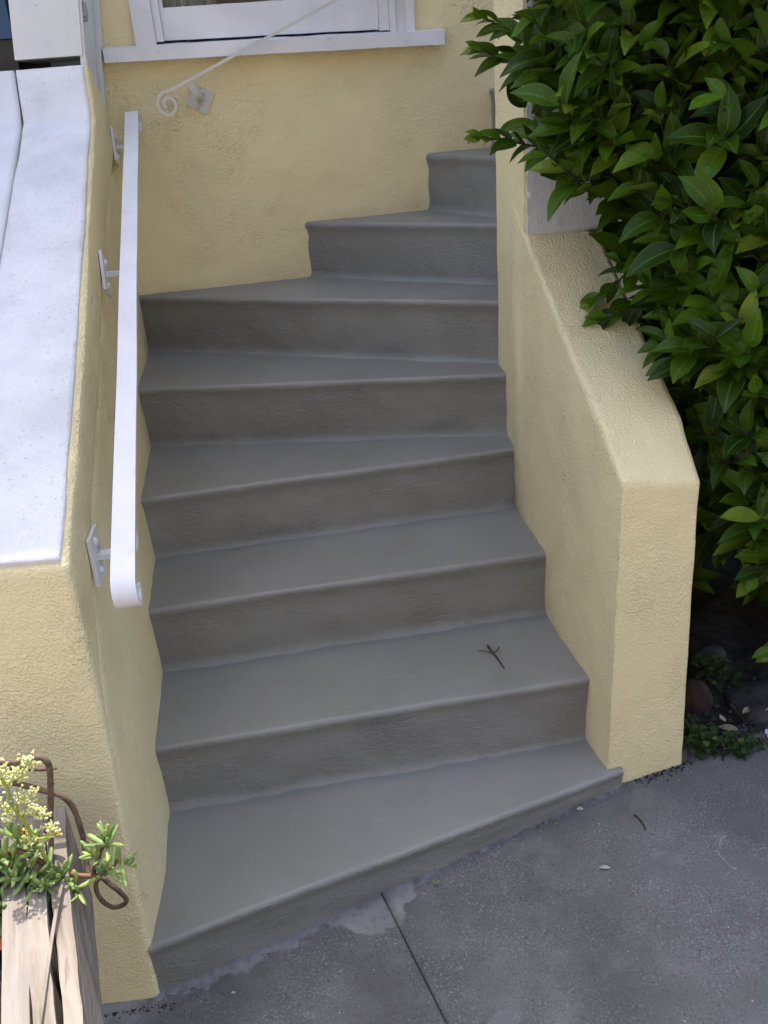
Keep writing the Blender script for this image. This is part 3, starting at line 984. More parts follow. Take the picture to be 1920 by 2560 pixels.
# curled lower end: turns over the front and rolls back under the bar
Rc = 0.030
c0 = P0 - nr * Rc
for a in range(-250, 1, 12):
    rr = Rc * (0.55 + 0.45 * (a + 250) / 250)
    th = R(90 - a)
    path.append(c0 + dr * (math.cos(th) * rr) + nr * (math.sin(th) * rr))
nseg = 40
for k in range(1, nseg):
    p = P0.lerp(P1, k / nseg)
    path.append(p + NL * (0.002 * noise.noise(V(k * 0.13, 2, 0))) + nr * (0.0015 * noise.noise(V(k * 0.2, 7, 0))))
c1 = P1 - nr * 0.028
for a in range(0, 201, 12):
    rr = 0.028 * (1 - 0.35 * a / 200)
    th = R(90 - a)
    path.append(c1 + dr * (math.cos(th) * rr) + nr * (math.sin(th) * rr))
bm = bmesh.new()
sweep_rect(bm, path, NL, 0.0385, 0.009)
bevel(bm, 0.0018, 2, 50)
bm_obj('rail', bm, M['white_metal'], hr)
def bracket(parent, wp, wn, along, upv, ang, w, h, arm_out, arm_end, matp):
    e = Matrix((along, upv, wn)).transposed()
    rot = e @ Matrix.Rotation(ang, 3, 'Z')
    bm = bmesh.new()
    box(bm, wp + wn * 0.006, (w, h, 0.007), rot)
    bevel(bm, 0.0012, 2)
    plate = bm_obj('wall_plate', bm, matp, parent)
    for s in (-1, 1):
        bm = bmesh.new()
        c = wp + wn * 0.0095 + rot @ V(0, s * h * 0.30, 0)
        prof = [(0.0, 0.0085), (0.002, 0.0082), (0.0045, 0.0055), (0.006, 0.0001)]
        rings = []
        for z_, r_ in prof:
            rings.append([bm.verts.new(c + wn * z_ + rot @ V(math.cos(2 * math.pi * k / 12) * r_, math.sin(2 * math.pi * k / 12) * r_, 0)) for k in range(12)])
        for a, b in zip(rings[:-1], rings[1:]):
            for k in range(12): bm.faces.new((a[k], a[(k + 1) % 12], b[(k + 1) % 12], b[k]))
        bm_obj('bolt', bm, matp, plate)
    bm = bmesh.new()
    corner = wp + wn * arm_out
    pts = [wp + wn * 0.009, wp + wn * (arm_out - 0.018)]
    n_ = 5
    for k in range(n_ + 1):
        a = k / n_ * math.pi / 2
        pts.append(corner - wn * 0.018 + wn * 0.018 * math.sin(a) + (arm_end - corner).normalized() * (0.018 - 0.018 * math.cos(a)))
    pts.append(arm_end)
    sweep_rect(bm, pts, along, 0.020, 0.010)
    bevel(bm, 0.0015, 2, 50)
    bm_obj('bracket', bm, matp, parent)
def rail_at(y):
    t = (y - P0.y) / (P1.y - P0.y)
    return P0.lerp(P1, t)
for y, z, ang, w, h in ((1.398, 0.750, R(4), 0.078, 0.090), (2.190, 1.106, R(28), 0.070, 0.095), (2.925, 1.36, R(22), 0.066, 0.10)):
    wp = V(lx(y), y, z) + NL * 0.003
    e = rail_at(min(y, 2.88)) - nr * 0.004
    bracket(hr, wp, NL, -T, V(0, 0, 1), ang, w, h, (e - wp).dot(NL), e, M['white_metal'])

hr2 = empty('handrail', hw(0.5, 1.6, 0.07))
tag(hr2, 'thin grey handrail with scroll end climbing across the yellow wall under window', 'handrail')
OFF = 0.070
def h2(x, z):                                     # x,z on the wall face, brought out to the rail's plane
    k = (3.03 - OFF) / 3.03
    return hw(hu(x * k) + 0.0, 1.4663 + (z - 1.4663) * k, OFF)
line0 = (-0.560, 1.5015); line1 = (-0.029, 1.712)
sl2 = (line1[1] - line0[1]) / (line1[0] - line0[0])
pts = [h2(line0[0] + t, line0[1] + sl2 * t) for t in [1.30 - 0.08 * k for k in range(17)] if t > 0.0]
spir = []
cx, cz = -0.5690, 1.4645
a0 = math.radians(112)
for k in range(0, 40):
    a = a0 + math.radians(k * 12.5)
    rr = 0.0275 * (1 - k / 39) ** 0.85 + 0.0080
    spir.append(h2(cx + math.cos(a) * rr * 0.95, cz + math.sin(a) * rr))
pts += spir
bm = bmesh.new()
sweep_rect(bm, smooth_path(pts, 2), BN, 0.013, 0.0085)
bevel(bm, 0.0012, 2, 50)
bm_obj('rail', bm, M['grey_metal'], hr2)
wp = hw(hu(-0.461), 1.472)
e = h2(-0.497, 1.523)
bracket(hr2, wp, BN, BT, V(0, 0, 1), R(-28), 0.066, 0.066, 0.062, e, M['grey_metal'])
for x_ in (0.12, 0.62):
    e2 = h2(x_, line0[1] + sl2 * (x_ - line0[0])) - V(0, 0, 0.004)
    # these sit above the picture, on the casing-free wall further up
    if x_ > 0.5:
        bracket(hr2, hw(hu(x_ * 0.977), e2.z - 0.05), BN, BT, V(0, 0, 1), R(-28), 0.066, 0.066, 0.062, e2, M['grey_metal'])

# ================================================================== HEDGE
def leaf_data(L, W, fold, curl, wave, seed, nu=4, nv=8):
    r_ = random.Random(seed)
    ph = r_.uniform(0, 6)
    skew = r_.uniform(-0.10, 0.10)
    vs, uvs, fs = [], [], []
    for j in range(nv + 1):
        t = j / nv
        w = W / 2 * (math.sin(math.pi * min(1, t ** 0.82)) ** 0.80) if 0 < t < 1 else 0
        if t > 0.8: w *= 1 - 0.35 * ((t - 0.8) / 0.2)
        w = max(w, 0.0006)
        ang = curl * t
        y = L * (math.sin(ang) / ang if abs(ang) > 1e-4 else 1) * t
        z = -L * t * (math.sin(ang / 2)) * 1.0
        for i in range(nu + 1):
            u = -1 + 2 * i / nu
            x = u * w * math.cos(fold) + skew * L * math.sin(math.pi * t) * 0.6
            zz = z + abs(u) ** 1.3 * w * math.sin(fold) + wave * math.sin(t * 9 + ph + u * 1.2) * abs(u) * L * 0.5
            vs.append((x, y, zz)); uvs.append((i / nu, t))
    for j in range(nv):
        for i in range(nu):
            a = j * (nu + 1) + i
            fs.append((a, a + 1, a + nu + 2, a + nu + 1))
    return vs, uvs, fs
LEAVES = [leaf_data(0.074, 0.036, 0.30, 0.50, 0.014, 1), leaf_data(0.080, 0.038, 0.20, 0.25, 0.020, 2), leaf_data(0.066, 0.034, 0.40, 0.9, 0.012, 3),
          leaf_data(0.058, 0.032, 0.15, -0.25, 0.024, 4), leaf_data(0.087, 0.039, 0.34, 0.75, 0.018, 5), leaf_data(0.070, 0.030, 0.6, 0.4, 0.024, 6)]
LEAF_ME = []
for vs, uvs, fs in LEAVES:
    me = bpy.data.meshes.new('leaf')
    me.from_pydata(vs, [], fs)
    uvl = me.uv_layers.new(name='UVMap')
    for lp in me.loops: uvl.data[lp.index].uv = uvs[lp.vertex_index]
    me.polygons.foreach_set('use_smooth', [True] * len(me.polygons))
    me.materials.append(M['leaf'])
    LEAF_ME.append(me)

class LeafMass:
    def __init__(self): self.v = []; self.f = []; self.uv = []; self.tone = []
    def add(self, kind, mat4, tone):
        vs, uvs, fs = LEAVES[kind]
        o = len(self.v)
        for p in vs: self.v.append(mat4 @ Vector(p))
        for f in fs:
            self.f.append(tuple(o + i for i in f))
            for i in f: self.uv.append(uvs[i])
        self.tone += [tone] * len(vs)
    def build(self, name, mat, parent):
        me = bpy.data.meshes.new(name)
        me.from_pydata([tuple(p) for p in self.v], [], self.f)
        uvl = me.uv_layers.new(name='UVMap')
        uvl.data.foreach_set('uv', [c for uv in self.uv for c in uv])
        at = me.attributes.new('tone', 'FLOAT', 'POINT')
        at.data.foreach_set('value', self.tone)
        me.polygons.foreach_set('use_smooth', [True] * len(me.polygons))
        return link_mesh(name, me, mat, parent)

hedge = empty('hedge', (1.1, 2.05, 0.0))
tag(hedge, 'dense glossy green hedge spilling over the yellow wall on the right', 'hedge')
PROFILE = [(1.62, 0.350), (1.51, 0.362), (1.363, 0.385), (1.275, 0.455), (1.19, 0.512), (1.103, 0.545), (0.994, 0.600), (0.915, 0.650),
           (0.796, 0.715), (0.671, 0.775), (0.561, 0.835), (0.47, 0.90), (0.42, 1.0), (0.34, 1.15)]
def xb(z):
    if z >= 1.62: return 0.350 + 0.03 * math.sin(z * 9)
    for (za, a), (zb_, b) in zip(PROFILE[:-1], PROFILE[1:]):
        if z >= zb_: return b + (a - b) * (z - zb_) / (za - zb_)
    return 5.0
def wall_top(y):
    for (a, za, b, zb_), (a2, za2, b2, zb2) in zip(RS[:-1], RS[1:]):
        if y <= a2[1]: return za + (za2 - za) * (y - a[1]) / (a2[1] - a[1])
    return 2.8
def blocked(p):
    if p.y > 1.56 and p.x < 0.70 and p.z < wall_top(p.y) + 0.015 and p.y < 2.16: return True
    if p.y > 2.11 + (p.x - 0.384) * 0.212 and p.x < 0.60: return True
    if p.z < gz(p.x, p.y) + 0.03: return True
    return False
leaves = []      # (matrix, kind, tone, centre)
stems = []
def frame(pos, d, nrm, scale):
    y = d.normalized()
    z = (nrm - y * nrm.dot(y))
    if z.length < 1e-4: z = y.orthogonal()
    z.normalize()
    x = y.cross(z)
    mm = Matrix((x * scale, y * scale, z * scale)).transposed().to_4x4()
    mm.translation = pos
    return mm
def shoot(base, d, length, nl, r_, young=0.1, size=1.0, stem=True):
    d = d.normalized()
    side = d.orthogonal().normalized(); b = d.cross(side)
    ph = r_.uniform(0, 6.28)
    bend = V(r_.uniform(-1, 1), r_.uniform(-1, 1), r_.uniform(-0.2, 1)) * 0.25
    pts = []
    for k in range(6):
        t = k / 5
        pts.append(base + d * length * t + bend * length * t * t)
    if stem: stems.append((pts, 0.0021))
    for k in range(nl):
        t = 0.15 + 0.85 * k / max(1, nl - 1)
        p = base + d * length * t + bend * length * t * t
        a = ph + k * 2.4
        rad = side * math.cos(a) + b * math.sin(a)
        spread = 1.15 - 0.62 * t
        ld = d * (1 - 0.55 * spread) + rad * spread + V(r_.uniform(-.3, .15), 0, r_.uniform(-0.15, 0.4)) + V(-0.10, -0.04, 0.04)
        nrm = (V(-0.05, -0.66, 0.80) + d * 0.55 - rad * 0.25 + V(r_.uniform(-.3, .3), r_.uniform(-.3, .3), 0)).normalized()
        sc = 1.16 * size * r_.uniform(0.66, 1.14) * (0.72 + 0.35 * math.sin(math.pi * min(1, 0.25 + 0.75 * (1 - t))))
        tone = r_.random() * 0.84
        if k >= nl - 2 and r_.random() < young: tone = r_.uniform(0.88, 1.0)
        elif r_.random() < 0.03: tone = r_.uniform(0.86, 0.96)
        tip = p + ld.normalized() * 0.06 * sc
        if blocked(tip) or blocked(p): continue
        leaves.append((frame(p + ld.normalized() * 0.006, ld, nrm, sc), r_.randrange(6), tone, p + ld.normalized() * 0.035))
r_ = random.Random(21)
def yfront(x, z):
    return 1.80 - 0.16 * min(1, max(0, (x - 0.45) / 0.6)) + 0.05 * noise.noise(V(x * 5, z * 5, 2)) - 0.05 * math.sin(min(1, max(0, (z - 0.2) / 1.6)) * math.pi)
count = 0
tries = 0
layers = ((330, 0.0, 0.06, True, 0.22), (480, 0.05, 0.18, True, 0.12), (680, 0.14, 0.42, False, 0.04), (420, 0.42, 1.0, False, 0.0))
for n_want, d0, d1, stem, young in layers:
    got = 0; tries = 0
    while got < n_want and tries < 20000:
        tries += 1
        z = r_.uniform(0.12, 2.35)
        x = r_.uniform(0.3, 1.75) if r_.random() < 0.35 else r_.uniform(0.3, 1.12)
        y = yfront(x, z) + r_.uniform(d0, d1)
        if x < xb(z) * (min(y, 2.25) / 1.95) + 0.012 + 0.03 * noise.noise(V(z * 8, y * 8, 5)): continue
        p = V(x, y, z)
        if blocked(p): continue
        edge = max(0.0, 1 - (x - xb(z)) / 0.25)
        d = V(-0.28 - 0.6 * edge, -0.52, 0.72) + V(r_.uniform(-.6, .6), r_.uniform(-.4, .4), r_.uniform(-.45, .4))
        L = r_.uniform(0.07, 0.13)
        shoot(p - d.normalized() * L * 0.6, d, L, r_.randint(6, 9), r_, young, r_.uniform(0.85, 1.08), stem)
        got += 1
# dark depth of the bush behind the wall
got = 0
while got < 260:
    p = V(r_.uniform(0.72, 1.35), r_.uniform(2.1, 2.95), r_.uniform(0.12, 1.45))
    if p.x < 0.335 * p.y or blocked(p): continue
    shoot(p, V(r_.uniform(-.6, .3), -0.6, r_.uniform(-.2, .7)), 0.11, 8, r_, 0.0, 1.1, False)
    got += 1
# long sprigs that reach out over the stairs and the wall
SPRIGS = [[(0.46, 1.95, 1.53), (0.366, 1.95, 1.538), (0.311, 1.95, 1.555), (0.268, 1.95, 1.572)],
          [(0.47, 1.95, 1.38), (0.398, 1.95, 1.443), (0.342, 1.95, 1.483), (0.294, 1.95, 1.504), (0.268, 1.95, 1.515)],
          [(0.45, 1.95, 1.315), (0.366, 1.95, 1.334), (0.316, 1.95, 1.346), (0.262, 1.95, 1.358)],
          [(0.60, 1.93, 1.10), (0.545, 1.93, 1.04), (0.500, 1.93, 1.012)],
          [(0.62, 1.90, 1.02), (0.555, 1.90, 0.985), (0.510, 1.90, 0.975)],
          [(0.92, 1.70, 0.47), (0.844, 1.68, 0.439), (0.811, 1.68, 0.411)],
          [(0.96, 1.68, 0.27), (0.90, 1.66, 0.245), (0.868, 1.66, 0.222)]]
for sp in SPRIGS:
    path = smooth_path(sp, 5)
    stems.append((path, 0.0026))
    n = len(path)
    tot = sum((b - a).length for a, b in zip(path[:-1], path[1:]))
    step = max(1, int(round(0.013 / (tot / (n - 1)))))
    k = 2
    a = r_.uniform(0, 6)
    while k < n:
        p = path[k]; t = (path[min(k + 1, n - 1)] - path[k - 1]).normalized()
        s = t.cross(V(0, 0, 1)).normalized()
        a += 2.6
        f = k / (n - 1)
        rad = V(0, 0, 1) * math.cos(a) * 0.8 + s * math.sin(a)
        ld = t * (0.55 + 0.5 * f) + rad * (0.8 - 0.35 * f)
        nrm = V(0.1, -0.55, 0.8) + rad * 0.2
        sc = 1.22 * r_.uniform(0.7, 1.0) * (1.0 - 0.42 * f)
        leaves.append((frame(p, ld, nrm, sc), r_.randrange(6), r_.random() * 0.8 if f < 0.75 else r_.uniform(0.8, 0.95), p + ld.normalized() * 0.03))
        k += step
    for _ in range(2):
        ld = t + V(r_.uniform(-.5, .5), r_.uniform(-.3, .1), r_.uniform(-.3, .5))
        leaves.append((frame(path[-1], ld, V(0.1, -0.7, 0.7), 0.5), r_.randrange(6), 0.9, path[-1]))
# the 300 leaves nearest the viewer side of the hedge are parts of their own
def inview(p):
    v = p - EYE
    zc = v.dot(fw)
    return abs(v.dot(rt) / zc) < 0.45 and abs(v.dot(up) / zc) < 0.60
rank = sorted(range(len(leaves)), key=lambda i: ((leaves[i][3] - EYE).length - 0.25 * max(0, 0.6 - leaves[i][3].x)) + (0 if inview(leaves[i][3]) else 10))
top = set(rank[:300])
mass = LeafMass()
for i, (mm, kind, tone, c) in enumerate(leaves):
    if i in top:
        o = bpy.data.objects.new('leaf', LEAF_ME[kind])
        col.objects.link(o)
        o.parent = hedge
        o.matrix_parent_inverse = hedge.matrix_basis.inverted()
        o.matrix_basis = mm
    else:
        mass.add(kind, mm, tone)
fo = mass.build('foliage', M['leafmass'], hedge)
tag(fo, kind='stuff')
bm = bmesh.new()
for pts, r0 in stems:
    tube_pts(bm, pts, [r0 * (1 - 0.5 * k / (len(pts) - 1)) for k in range(len(pts))], 5)
tag(bm_obj('twigs', bm, M['bark'], hedge), kind='stuff')
for k, (bx, by, tx, ty, tz) in enumerate(((1.10, 2.25, 0.75, 1.95, 1.25), (1.18, 2.10, 1.1, 1.95, 1.9), (1.16, 2.2, 0.62, 1.98, 1.35), (1.30, 2.2, 1.5, 2.0, 1.9), (1.22, 2.1, 0.95, 1.82, 0.9), (1.1, 2.1, 0.95, 2.0, 1.7))):
    bm = bmesh.new()
    a = V(bx, by, gz(bx, by) - 0.02); b = V(tx, ty, tz)
    pts = smooth_path([a, a.lerp(b, 0.3) + V(0.03, 0.02, 0.08), a.lerp(b, 0.65) + V(0.04 * math.sin(k * 2), 0.03, 0.03), b], 6)
    tube_pts(bm, pts, [0.016 - 0.011 * i / (len(pts) - 1) for i in range(len(pts))], 8)
    bm_obj('branch', bm, M['bark'], hedge)

# ================================================================== PLANTER (bottom left)
PF = V(-0.580, 1.140, 0); PDn = V(0.336, -0.942, 0).normalized(); PW = V(-0.942, -0.336, 0).normalized()   # far right corner, towards viewer, to the left
def pp(a, w, z):
    p = PF + PDn * a + PW * w
    return V(p.x, p.y, z)
planter = empty('planter_box', pp(0.45, 0.2, -0.14))
tag(planter, 'weathered grey timber planter box in the sun at bottom left', 'planter')
LEN, WID = 0.95, 0.42
def plank(name, a0, a1, w0, w1, z0, z1, warp=0.004, rag=0.0):
    bm = bmesh.new()
    n = 36
    prev = None
    sd_ = rng.uniform(0, 50)
    for k in range(n + 1):
        a = a0 + (a1 - a0) * k / n
        o1 = warp * noise.noise(V(a * 4, sd_, 0)) + rag * noise.noise(V(a * 26, sd_, 3))
        o2 = warp * noise.noise(V(a * 4, sd_, 9)) + rag * noise.noise(V(a * 22, sd_, 6))
        oz = warp * noise.noise(V(a * 5, sd_, 20))
        ring = []
        for w, z in ((w0 + o1, z0), (w0 + o1, z1 + oz), (w0 * 0.66 + w1 * 0.34, z1 + oz + 0.001 * noise.noise(V(a * 30, sd_, 2))), (w0 * 0.33 + w1 * 0.67, z1 + oz), (w1 + o2, z1 + oz * 1.4), (w1 + o2, z0)):
            ring.append(bm.verts.new(pp(a, w, z)))
        if prev:
            for j in range(6): bm.faces.new((prev[j], prev[(j + 1) % 6], ring[(j + 1) % 6], ring[j]))
        else:
            bm.faces.new(ring[::-1])
        prev = ring
    bm.faces.new(prev)
    bevel(bm, 0.003, 2, 40)
    return bm_obj(name, bm, M['wood'], planter)
plank('board', 0.0, LEN, 0.0, 0.026, 0.20, 0.415, 0.006, 0.002)               # outer side plank
plank('board', 0.012, LEN, 0.031, 0.062, 0.18, 0.418, 0.006, 0.0035)          # inner, split timber
plank('rim', 0.0, LEN, 0.064, 0.098, 0.18, 0.424, 0.004, 0.0015)              # flat inner rim
plank('board', 0.0, LEN, WID - 0.06, WID, 0.18, 0.418, 0.004, 0.001)
def endboard(a0, a1, z1):
    bm = bmesh.new()
    hexa(bm, [pp(a0, 0.099, 0.18), pp(a1, 0.099, 0.18), pp(a1, WID - 0.062, 0.18), pp(a0, WID - 0.062, 0.18)],
             [pp(a0, 0.099, z1), pp(a1, 0.099, z1), pp(a1, WID - 0.062, z1), pp(a0, WID - 0.062, z1)])
    bevel(bm, 0.003, 2)
    bm_obj('board', bm, M['wood'], planter)
endboard(0.0, 0.03, 0.41); endboard(LEN - 0.03, LEN, 0.41)
bm = bmesh.new()
grid = []
for i in range(31):
    grid.append([bm.verts.new(pp(0.031 + (LEN - 0.062) * i / 30, 0.099 + (WID - 0.162) * j / 16, 0.335 + 0.02 * noise.noise(V(i * 0.6, j * 0.6, 0)) + 0.012 * noise.noise(V(i * 2.1, j * 2.1, 5)))) for j in range(17)])
for i in range(30):
    for j in range(16): bm.faces.new((grid[i][j], grid[i + 1][j], grid[i + 1][j + 1], grid[i][j + 1]))
bm_obj('potting_soil', bm, M['soil'], planter)
bm = bmesh.new()
hexa(bm, [pp(0.02, 0.10, 0.19), pp(LEN - .02, 0.10, 0.19), pp(LEN - .02, WID - .06, 0.19), pp(0.02, WID - .06, 0.19)],
         [pp(0.02, 0.10, 0.21), pp(LEN - .02, 0.10, 0.21), pp(LEN - .02, WID - .06, 0.21), pp(0.02, WID - .06, 0.21)])
bm_obj('floor_board', bm, M['wood'], planter)
for a in (0.12, LEN - 0.2):
    bm = bmesh.new()
    hexa(bm, [pp(a, 0.30, -0.22), pp(a + 0.1, 0.30, -0.22), pp(a + 0.1, WID, -0.22), pp(a, WID, -0.22)],
             [pp(a, 0.30, 0.178), pp(a + 0.1, 0.30, 0.178), pp(a + 0.1, WID, 0.178), pp(a, WID, 0.178)])
    bm_obj('foot', bm, M['wood'], planter)
# thin dry lath lying slantwise across the boards
bm = bmesh.new()
sweep_rect(bm, smooth_path([V(-0.5275, 0.968, 0.428), V(-0.5185, 0.90, 0.4275), V(-0.506, 0.83, 0.4285), V(-0.490, 0.74, 0.4275), V(-0.472, 0.64, 0.428)], 4), V(1, 0.2, 0), 0.005, 0.0018)
o = bm_obj('lath', bm, M['wood'])
tag(o, 'thin pale strip lying slantwise across the weathered planter boards', 'strip')

# succulent
succ = empty('succulent', (-0.62, 1.0, 0.33))
tag(succ, 'succulent with yellow flower sprays and bare brown stems trailing over the planter', 'plant')
def stem_part(pts, r0, r1, mat, name='stem', sides=9, per=6):
    bm = bmesh.new()
    pth = smooth_path(pts, per)
    n = len(pth)
    rad = [r0 + (r1 - r0) * k / (n - 1) + 0.0007 * noise.noise(pth[k] * 90) for k in range(n)]
    tube_pts(bm, pth, rad, sides)
    return bm_obj(name, bm, mat, succ)
stem_part([(-0.70, 1.02, 0.35), (-0.67, 1.05, 0.52), (-0.625, 1.06, 0.577), (-0.583, 1.06, 0.582), (-0.564, 1.06, 0.586), (-0.551, 1.06, 0.587), (-0.544, 1.06, 0.578), (-0.544, 1.06, 0.559), (-0.552, 1.055, 0.515), (-0.559, 1.045, 0.474), (-0.564, 1.03, 0.43), (-0.572, 1.01, 0.395)], 0.0058, 0.0044, M['vine'])
stem_part([(-0.71, 1.07, 0.50), (-0.66, 1.08, 0.545), (-0.609, 1.09, 0.546), (-0.585, 1.09, 0.541), (-0.565, 1.09, 0.538), (-0.548, 1.09, 0.538)], 0.0085, 0.0015, M['vine'])
stem_part([(-0.70, 1.05, 0.36), (-0.69, 1.08, 0.50), (-0.637, 1.08, 0.526), (-0.614, 1.08, 0.524), (-0.591, 1.08, 0.513), (-0.566, 1.08, 0.5), (-0.547, 1.08, 0.489), (-0.536, 1.08, 0.467), (-0.531, 1.075, 0.431), (-0.528, 1.065, 0.397), (-0.520, 1.03, 0.362)], 0.0048, 0.0046, M['vine'])
stem_part([(-0.520, 1.035, 0.364), (-0.500, 1.03, 0.361), (-0.489, 1.03, 0.344), (-0.477, 1.03, 0.325), (-0.470, 1.03, 0.304), (-0.482, 1.03, 0.293), (-0.496, 1.03, 0.292), (-0.507, 1.03, 0.304), (-0.513, 1.03, 0.325), (-0.512, 1.035, 0.345), (-0.498, 1.045, 0.352)], 0.0043, 0.0036, M['vine'])
stem_part([(-0.645, 0.97, 0.33), (-0.642, 0.985, 0.40), (-0.629, 1.0, 0.445), (-0.600, 1.0, 0.462), (-0.577, 1.0, 0.444), (-0.557, 1.0, 0.423), (-0.537, 1.0, 0.41), (-0.518, 1.0, 0.401), (-0.498, 1.0, 0.397), (-0.480, 1.0, 0.401), (-0.465, 1.0, 0.411), (-0.452, 1.0, 0.427)], 0.0058, 0.0030, M['redstem'])
stem_part([(-0.655, 0.93, 0.33), (-0.650, 0.935, 0.38), (-0.640, 0.96, 0.43), (-0.63, 1.0, 0.45)], 0.013, 0.008, M['bark'])
stem_part([(-0.498, 1.0, 0.397), (-0.487, 1.01, 0.42), (-0.476, 1.01, 0.442), (-0.462, 1.0, 0.462)], 0.004, 0.003, M['vine'])
stem_part([(-0.558, 1.0, 0.425), (-0.562, 1.0, 0.455), (-0.568, 1.0, 0.488), (-0.577, 1.0, 0.533), (-0.585, 1.0, 0.556), (-0.582, 1.0, 0.587), (-0.588, 1.0, 0.612), (-0.60, 1.0, 0.63)], 0.0034, 0.0022, M['greenstem'], 'flower_stem')
for pts in ([(-0.583, 1.0, 0.592), (-0.560, 1.0, 0.606), (-0.543, 1.0, 0.626)], [(-0.579, 1.0, 0.538), (-0.574, 1.0, 0.556), (-0.556, 1.0, 0.574)], [(-0.579, 1.0, 0.536), (-0.566, 1.0, 0.534), (-0.543, 1.0, 0.53)],
            [(-0.58, 1.0, 0.54), (-0.592, 1.0, 0.54), (-0.60, 1.0, 0.545)], [(-0.566, 1.0, 0.484), (-0.55, 1.0, 0.484), (-0.537, 1.0, 0.496)], [(-0.566, 1.0, 0.475), (-0.577, 0.995, 0.482), (-0.584, 0.99, 0.49)]):
    stem_part(pts, 0.0024, 0.0014, M['greenstem'], 'flower_stem', 6, 4)

def succ_mesh(L, W, curl, seed):
    bm = bmesh.new()
    rows = []
    n, s = 9, 8
    for j in range(n + 1):
        t = j / n
        w = W / 2 * (0.35 + 0.65 * math.sin(math.pi * min(1, 0.08 + t * 0.86)) ** 0.55) if t < 0.999 else 0.0006
        if t > 0.82: w *= max(0.05, math.sqrt(max(0, 1 - ((t - 0.82) / 0.185) ** 2)))
        a = curl * t
        y = L * t * (math.sin(a) / a if abs(a) > 1e-4 else 1); z = L * t * math.sin(a / 2)
        rows.append([bm.verts.new((math.cos(2 * math.pi * k / s) * w, y, z + math.sin(2 * math.pi * k / s) * w * 0.72)) for k in range(s)])
    for a, b in zip(rows[:-1], rows[1:]):
        for k in range(s): bm.faces.new((a[k], a[(k + 1) % s], b[(k + 1) % s], b[k]))
    bm.faces.new(rows[0][::-1]); bm.faces.new(rows[-1])
    bmesh.ops.recalc_face_normals(bm, faces=bm.faces[:])
    me = bpy.data.meshes.new('leaf')
    bm.to_mesh(me); bm.free()
    me.polygons.foreach_set('use_smooth', [True] * len(me.polygons))
    me.materials.append(M['succ'])
    return me
SUCC = [succ_mesh(0.036, 0.0095, 0.5, 1), succ_mesh(0.042, 0.0090, -0.3, 2), succ_mesh(0.030, 0.0092, 0.9, 3), succ_mesh(0.046, 0.0085, 0.2, 4)]
r_ = random.Random(5)
def succ_leaf(p, d, sc=1.0, kind=None):
    o = bpy.data.objects.new('leaf', SUCC[r_.randrange(4) if kind is None else kind])
    col.objects.link(o); o.parent = succ
    o.matrix_parent_inverse = succ.matrix_basis.inverted()
    o.matrix_basis = frame(p, d, V(r_.uniform(-.4, .4), r_.uniform(-.4, .1), 1), sc)
def rosette(c, d, n, sc=1.0, spread=0.9):
    d = Vector(d).normalized(); s = d.orthogonal().normalized(); b = d.cross(s)
    ph = r_.uniform(0, 6)
    for k in range(n):
        a = ph + 2.4 * k
        f = k / max(1, n - 1)
        rad = s * math.cos(a) + b * math.sin(a)
        succ_leaf(Vector(c) + d * (0.022 * f), rad * spread * (1.15 - 0.75 * f) + d * (0.25 + 0.9 * f), sc * r_.uniform(0.8, 1.1) * (1 - 0.3 * f))
def along(pts, gap, sc):
    pth = smooth_path(pts, 8)
    acc = 0; a = 0
    for p, q in zip(pth[:-1], pth[1:]):
        acc += (q - p).length
        if acc > gap:
            acc = 0; a += 2.2
            t = (q - p).normalized()
            s = t.orthogonal().normalized(); b = t.cross(s)
            for sg in (0, math.pi):
                rad = s * math.cos(a + sg) + b * math.sin(a + sg)
                succ_leaf(p, rad + t * r_.uniform(0.0, 0.5) + V(0, -0.1, 0.25), sc * r_.uniform(0.75, 1.1))
along([(-0.62, 1.0, 0.45), (-0.600, 0.99, 0.452), (-0.577, 0.985, 0.436), (-0.557, 0.985, 0.418), (-0.537, 0.985, 0.408), (-0.518, 0.985, 0.401)], 0.0062, 1.05)
along([(-0.595, 0.975, 0.44), (-0.58, 0.97, 0.425), (-0.565, 0.965, 0.412), (-0.545, 0.965, 0.404)], 0.0070, 1.0)
along([(-0.49, 0.995, 0.40), (-0.476, 0.995, 0.405), (-0.46, 0.995, 0.418)], 0.008, 0.85)
rosette((-0.462, 1.0, 0.455), (0.1, -0.1, 1), 16, 0.95, 1.1)
rosette((-0.483, 1.005, 0.425), (-0.3, -0.2, 0.9), 9, 0.85)
rosette((-0.448, 0.995, 0.425), (0.8, -0.3, 0.2), 7, 0.9)
rosette((-0.585, 0.965, 0.398), (0.35, -0.7, -0.1), 9, 0.95)
rosette((-0.516, 0.985, 0.392), (0.2, -0.8, 0.2), 7, 0.9)
rosette((-0.618, 0.99, 0.455), (-0.3, -0.4, 0.9), 14, 1.1)
rosette((-0.640, 0.975, 0.425), (-0.5, -0.3, 0.7), 14, 1.15)
rosette((-0.655, 1.0, 0.44), (-0.7, 0.0, 0.6), 12, 1.2)
rosette((-0.575, 1.0, 0.455), (0.2, 0.2, 1.0), 10, 1.0)
rosette((-0.592, 1.0, 0.475), (-0.1, 0, 1.0), 8, 1.05)
rosette((-0.603, 0.985, 0.43), (0.1, -0.7, 0.6), 12, 1.0)
rosette((-0.56, 0.975, 0.412), (0.2, -0.6, 0.7), 10, 0.95)
rosette((-0.538, 0.985, 0.412), (0.1, -0.3, 0.9), 9, 0.95)
rosette((-0.612, 0.96, 0.40), (-0.2, -0.8, 0.5), 12, 1.05)
rosette((-0.65, 0.95, 0.41), (-0.4, -0.5, 0.7), 12, 1.15)
rosette((-0.628, 0.955, 0.385), (0.1, -0.7, 0.5), 8, 0.9)
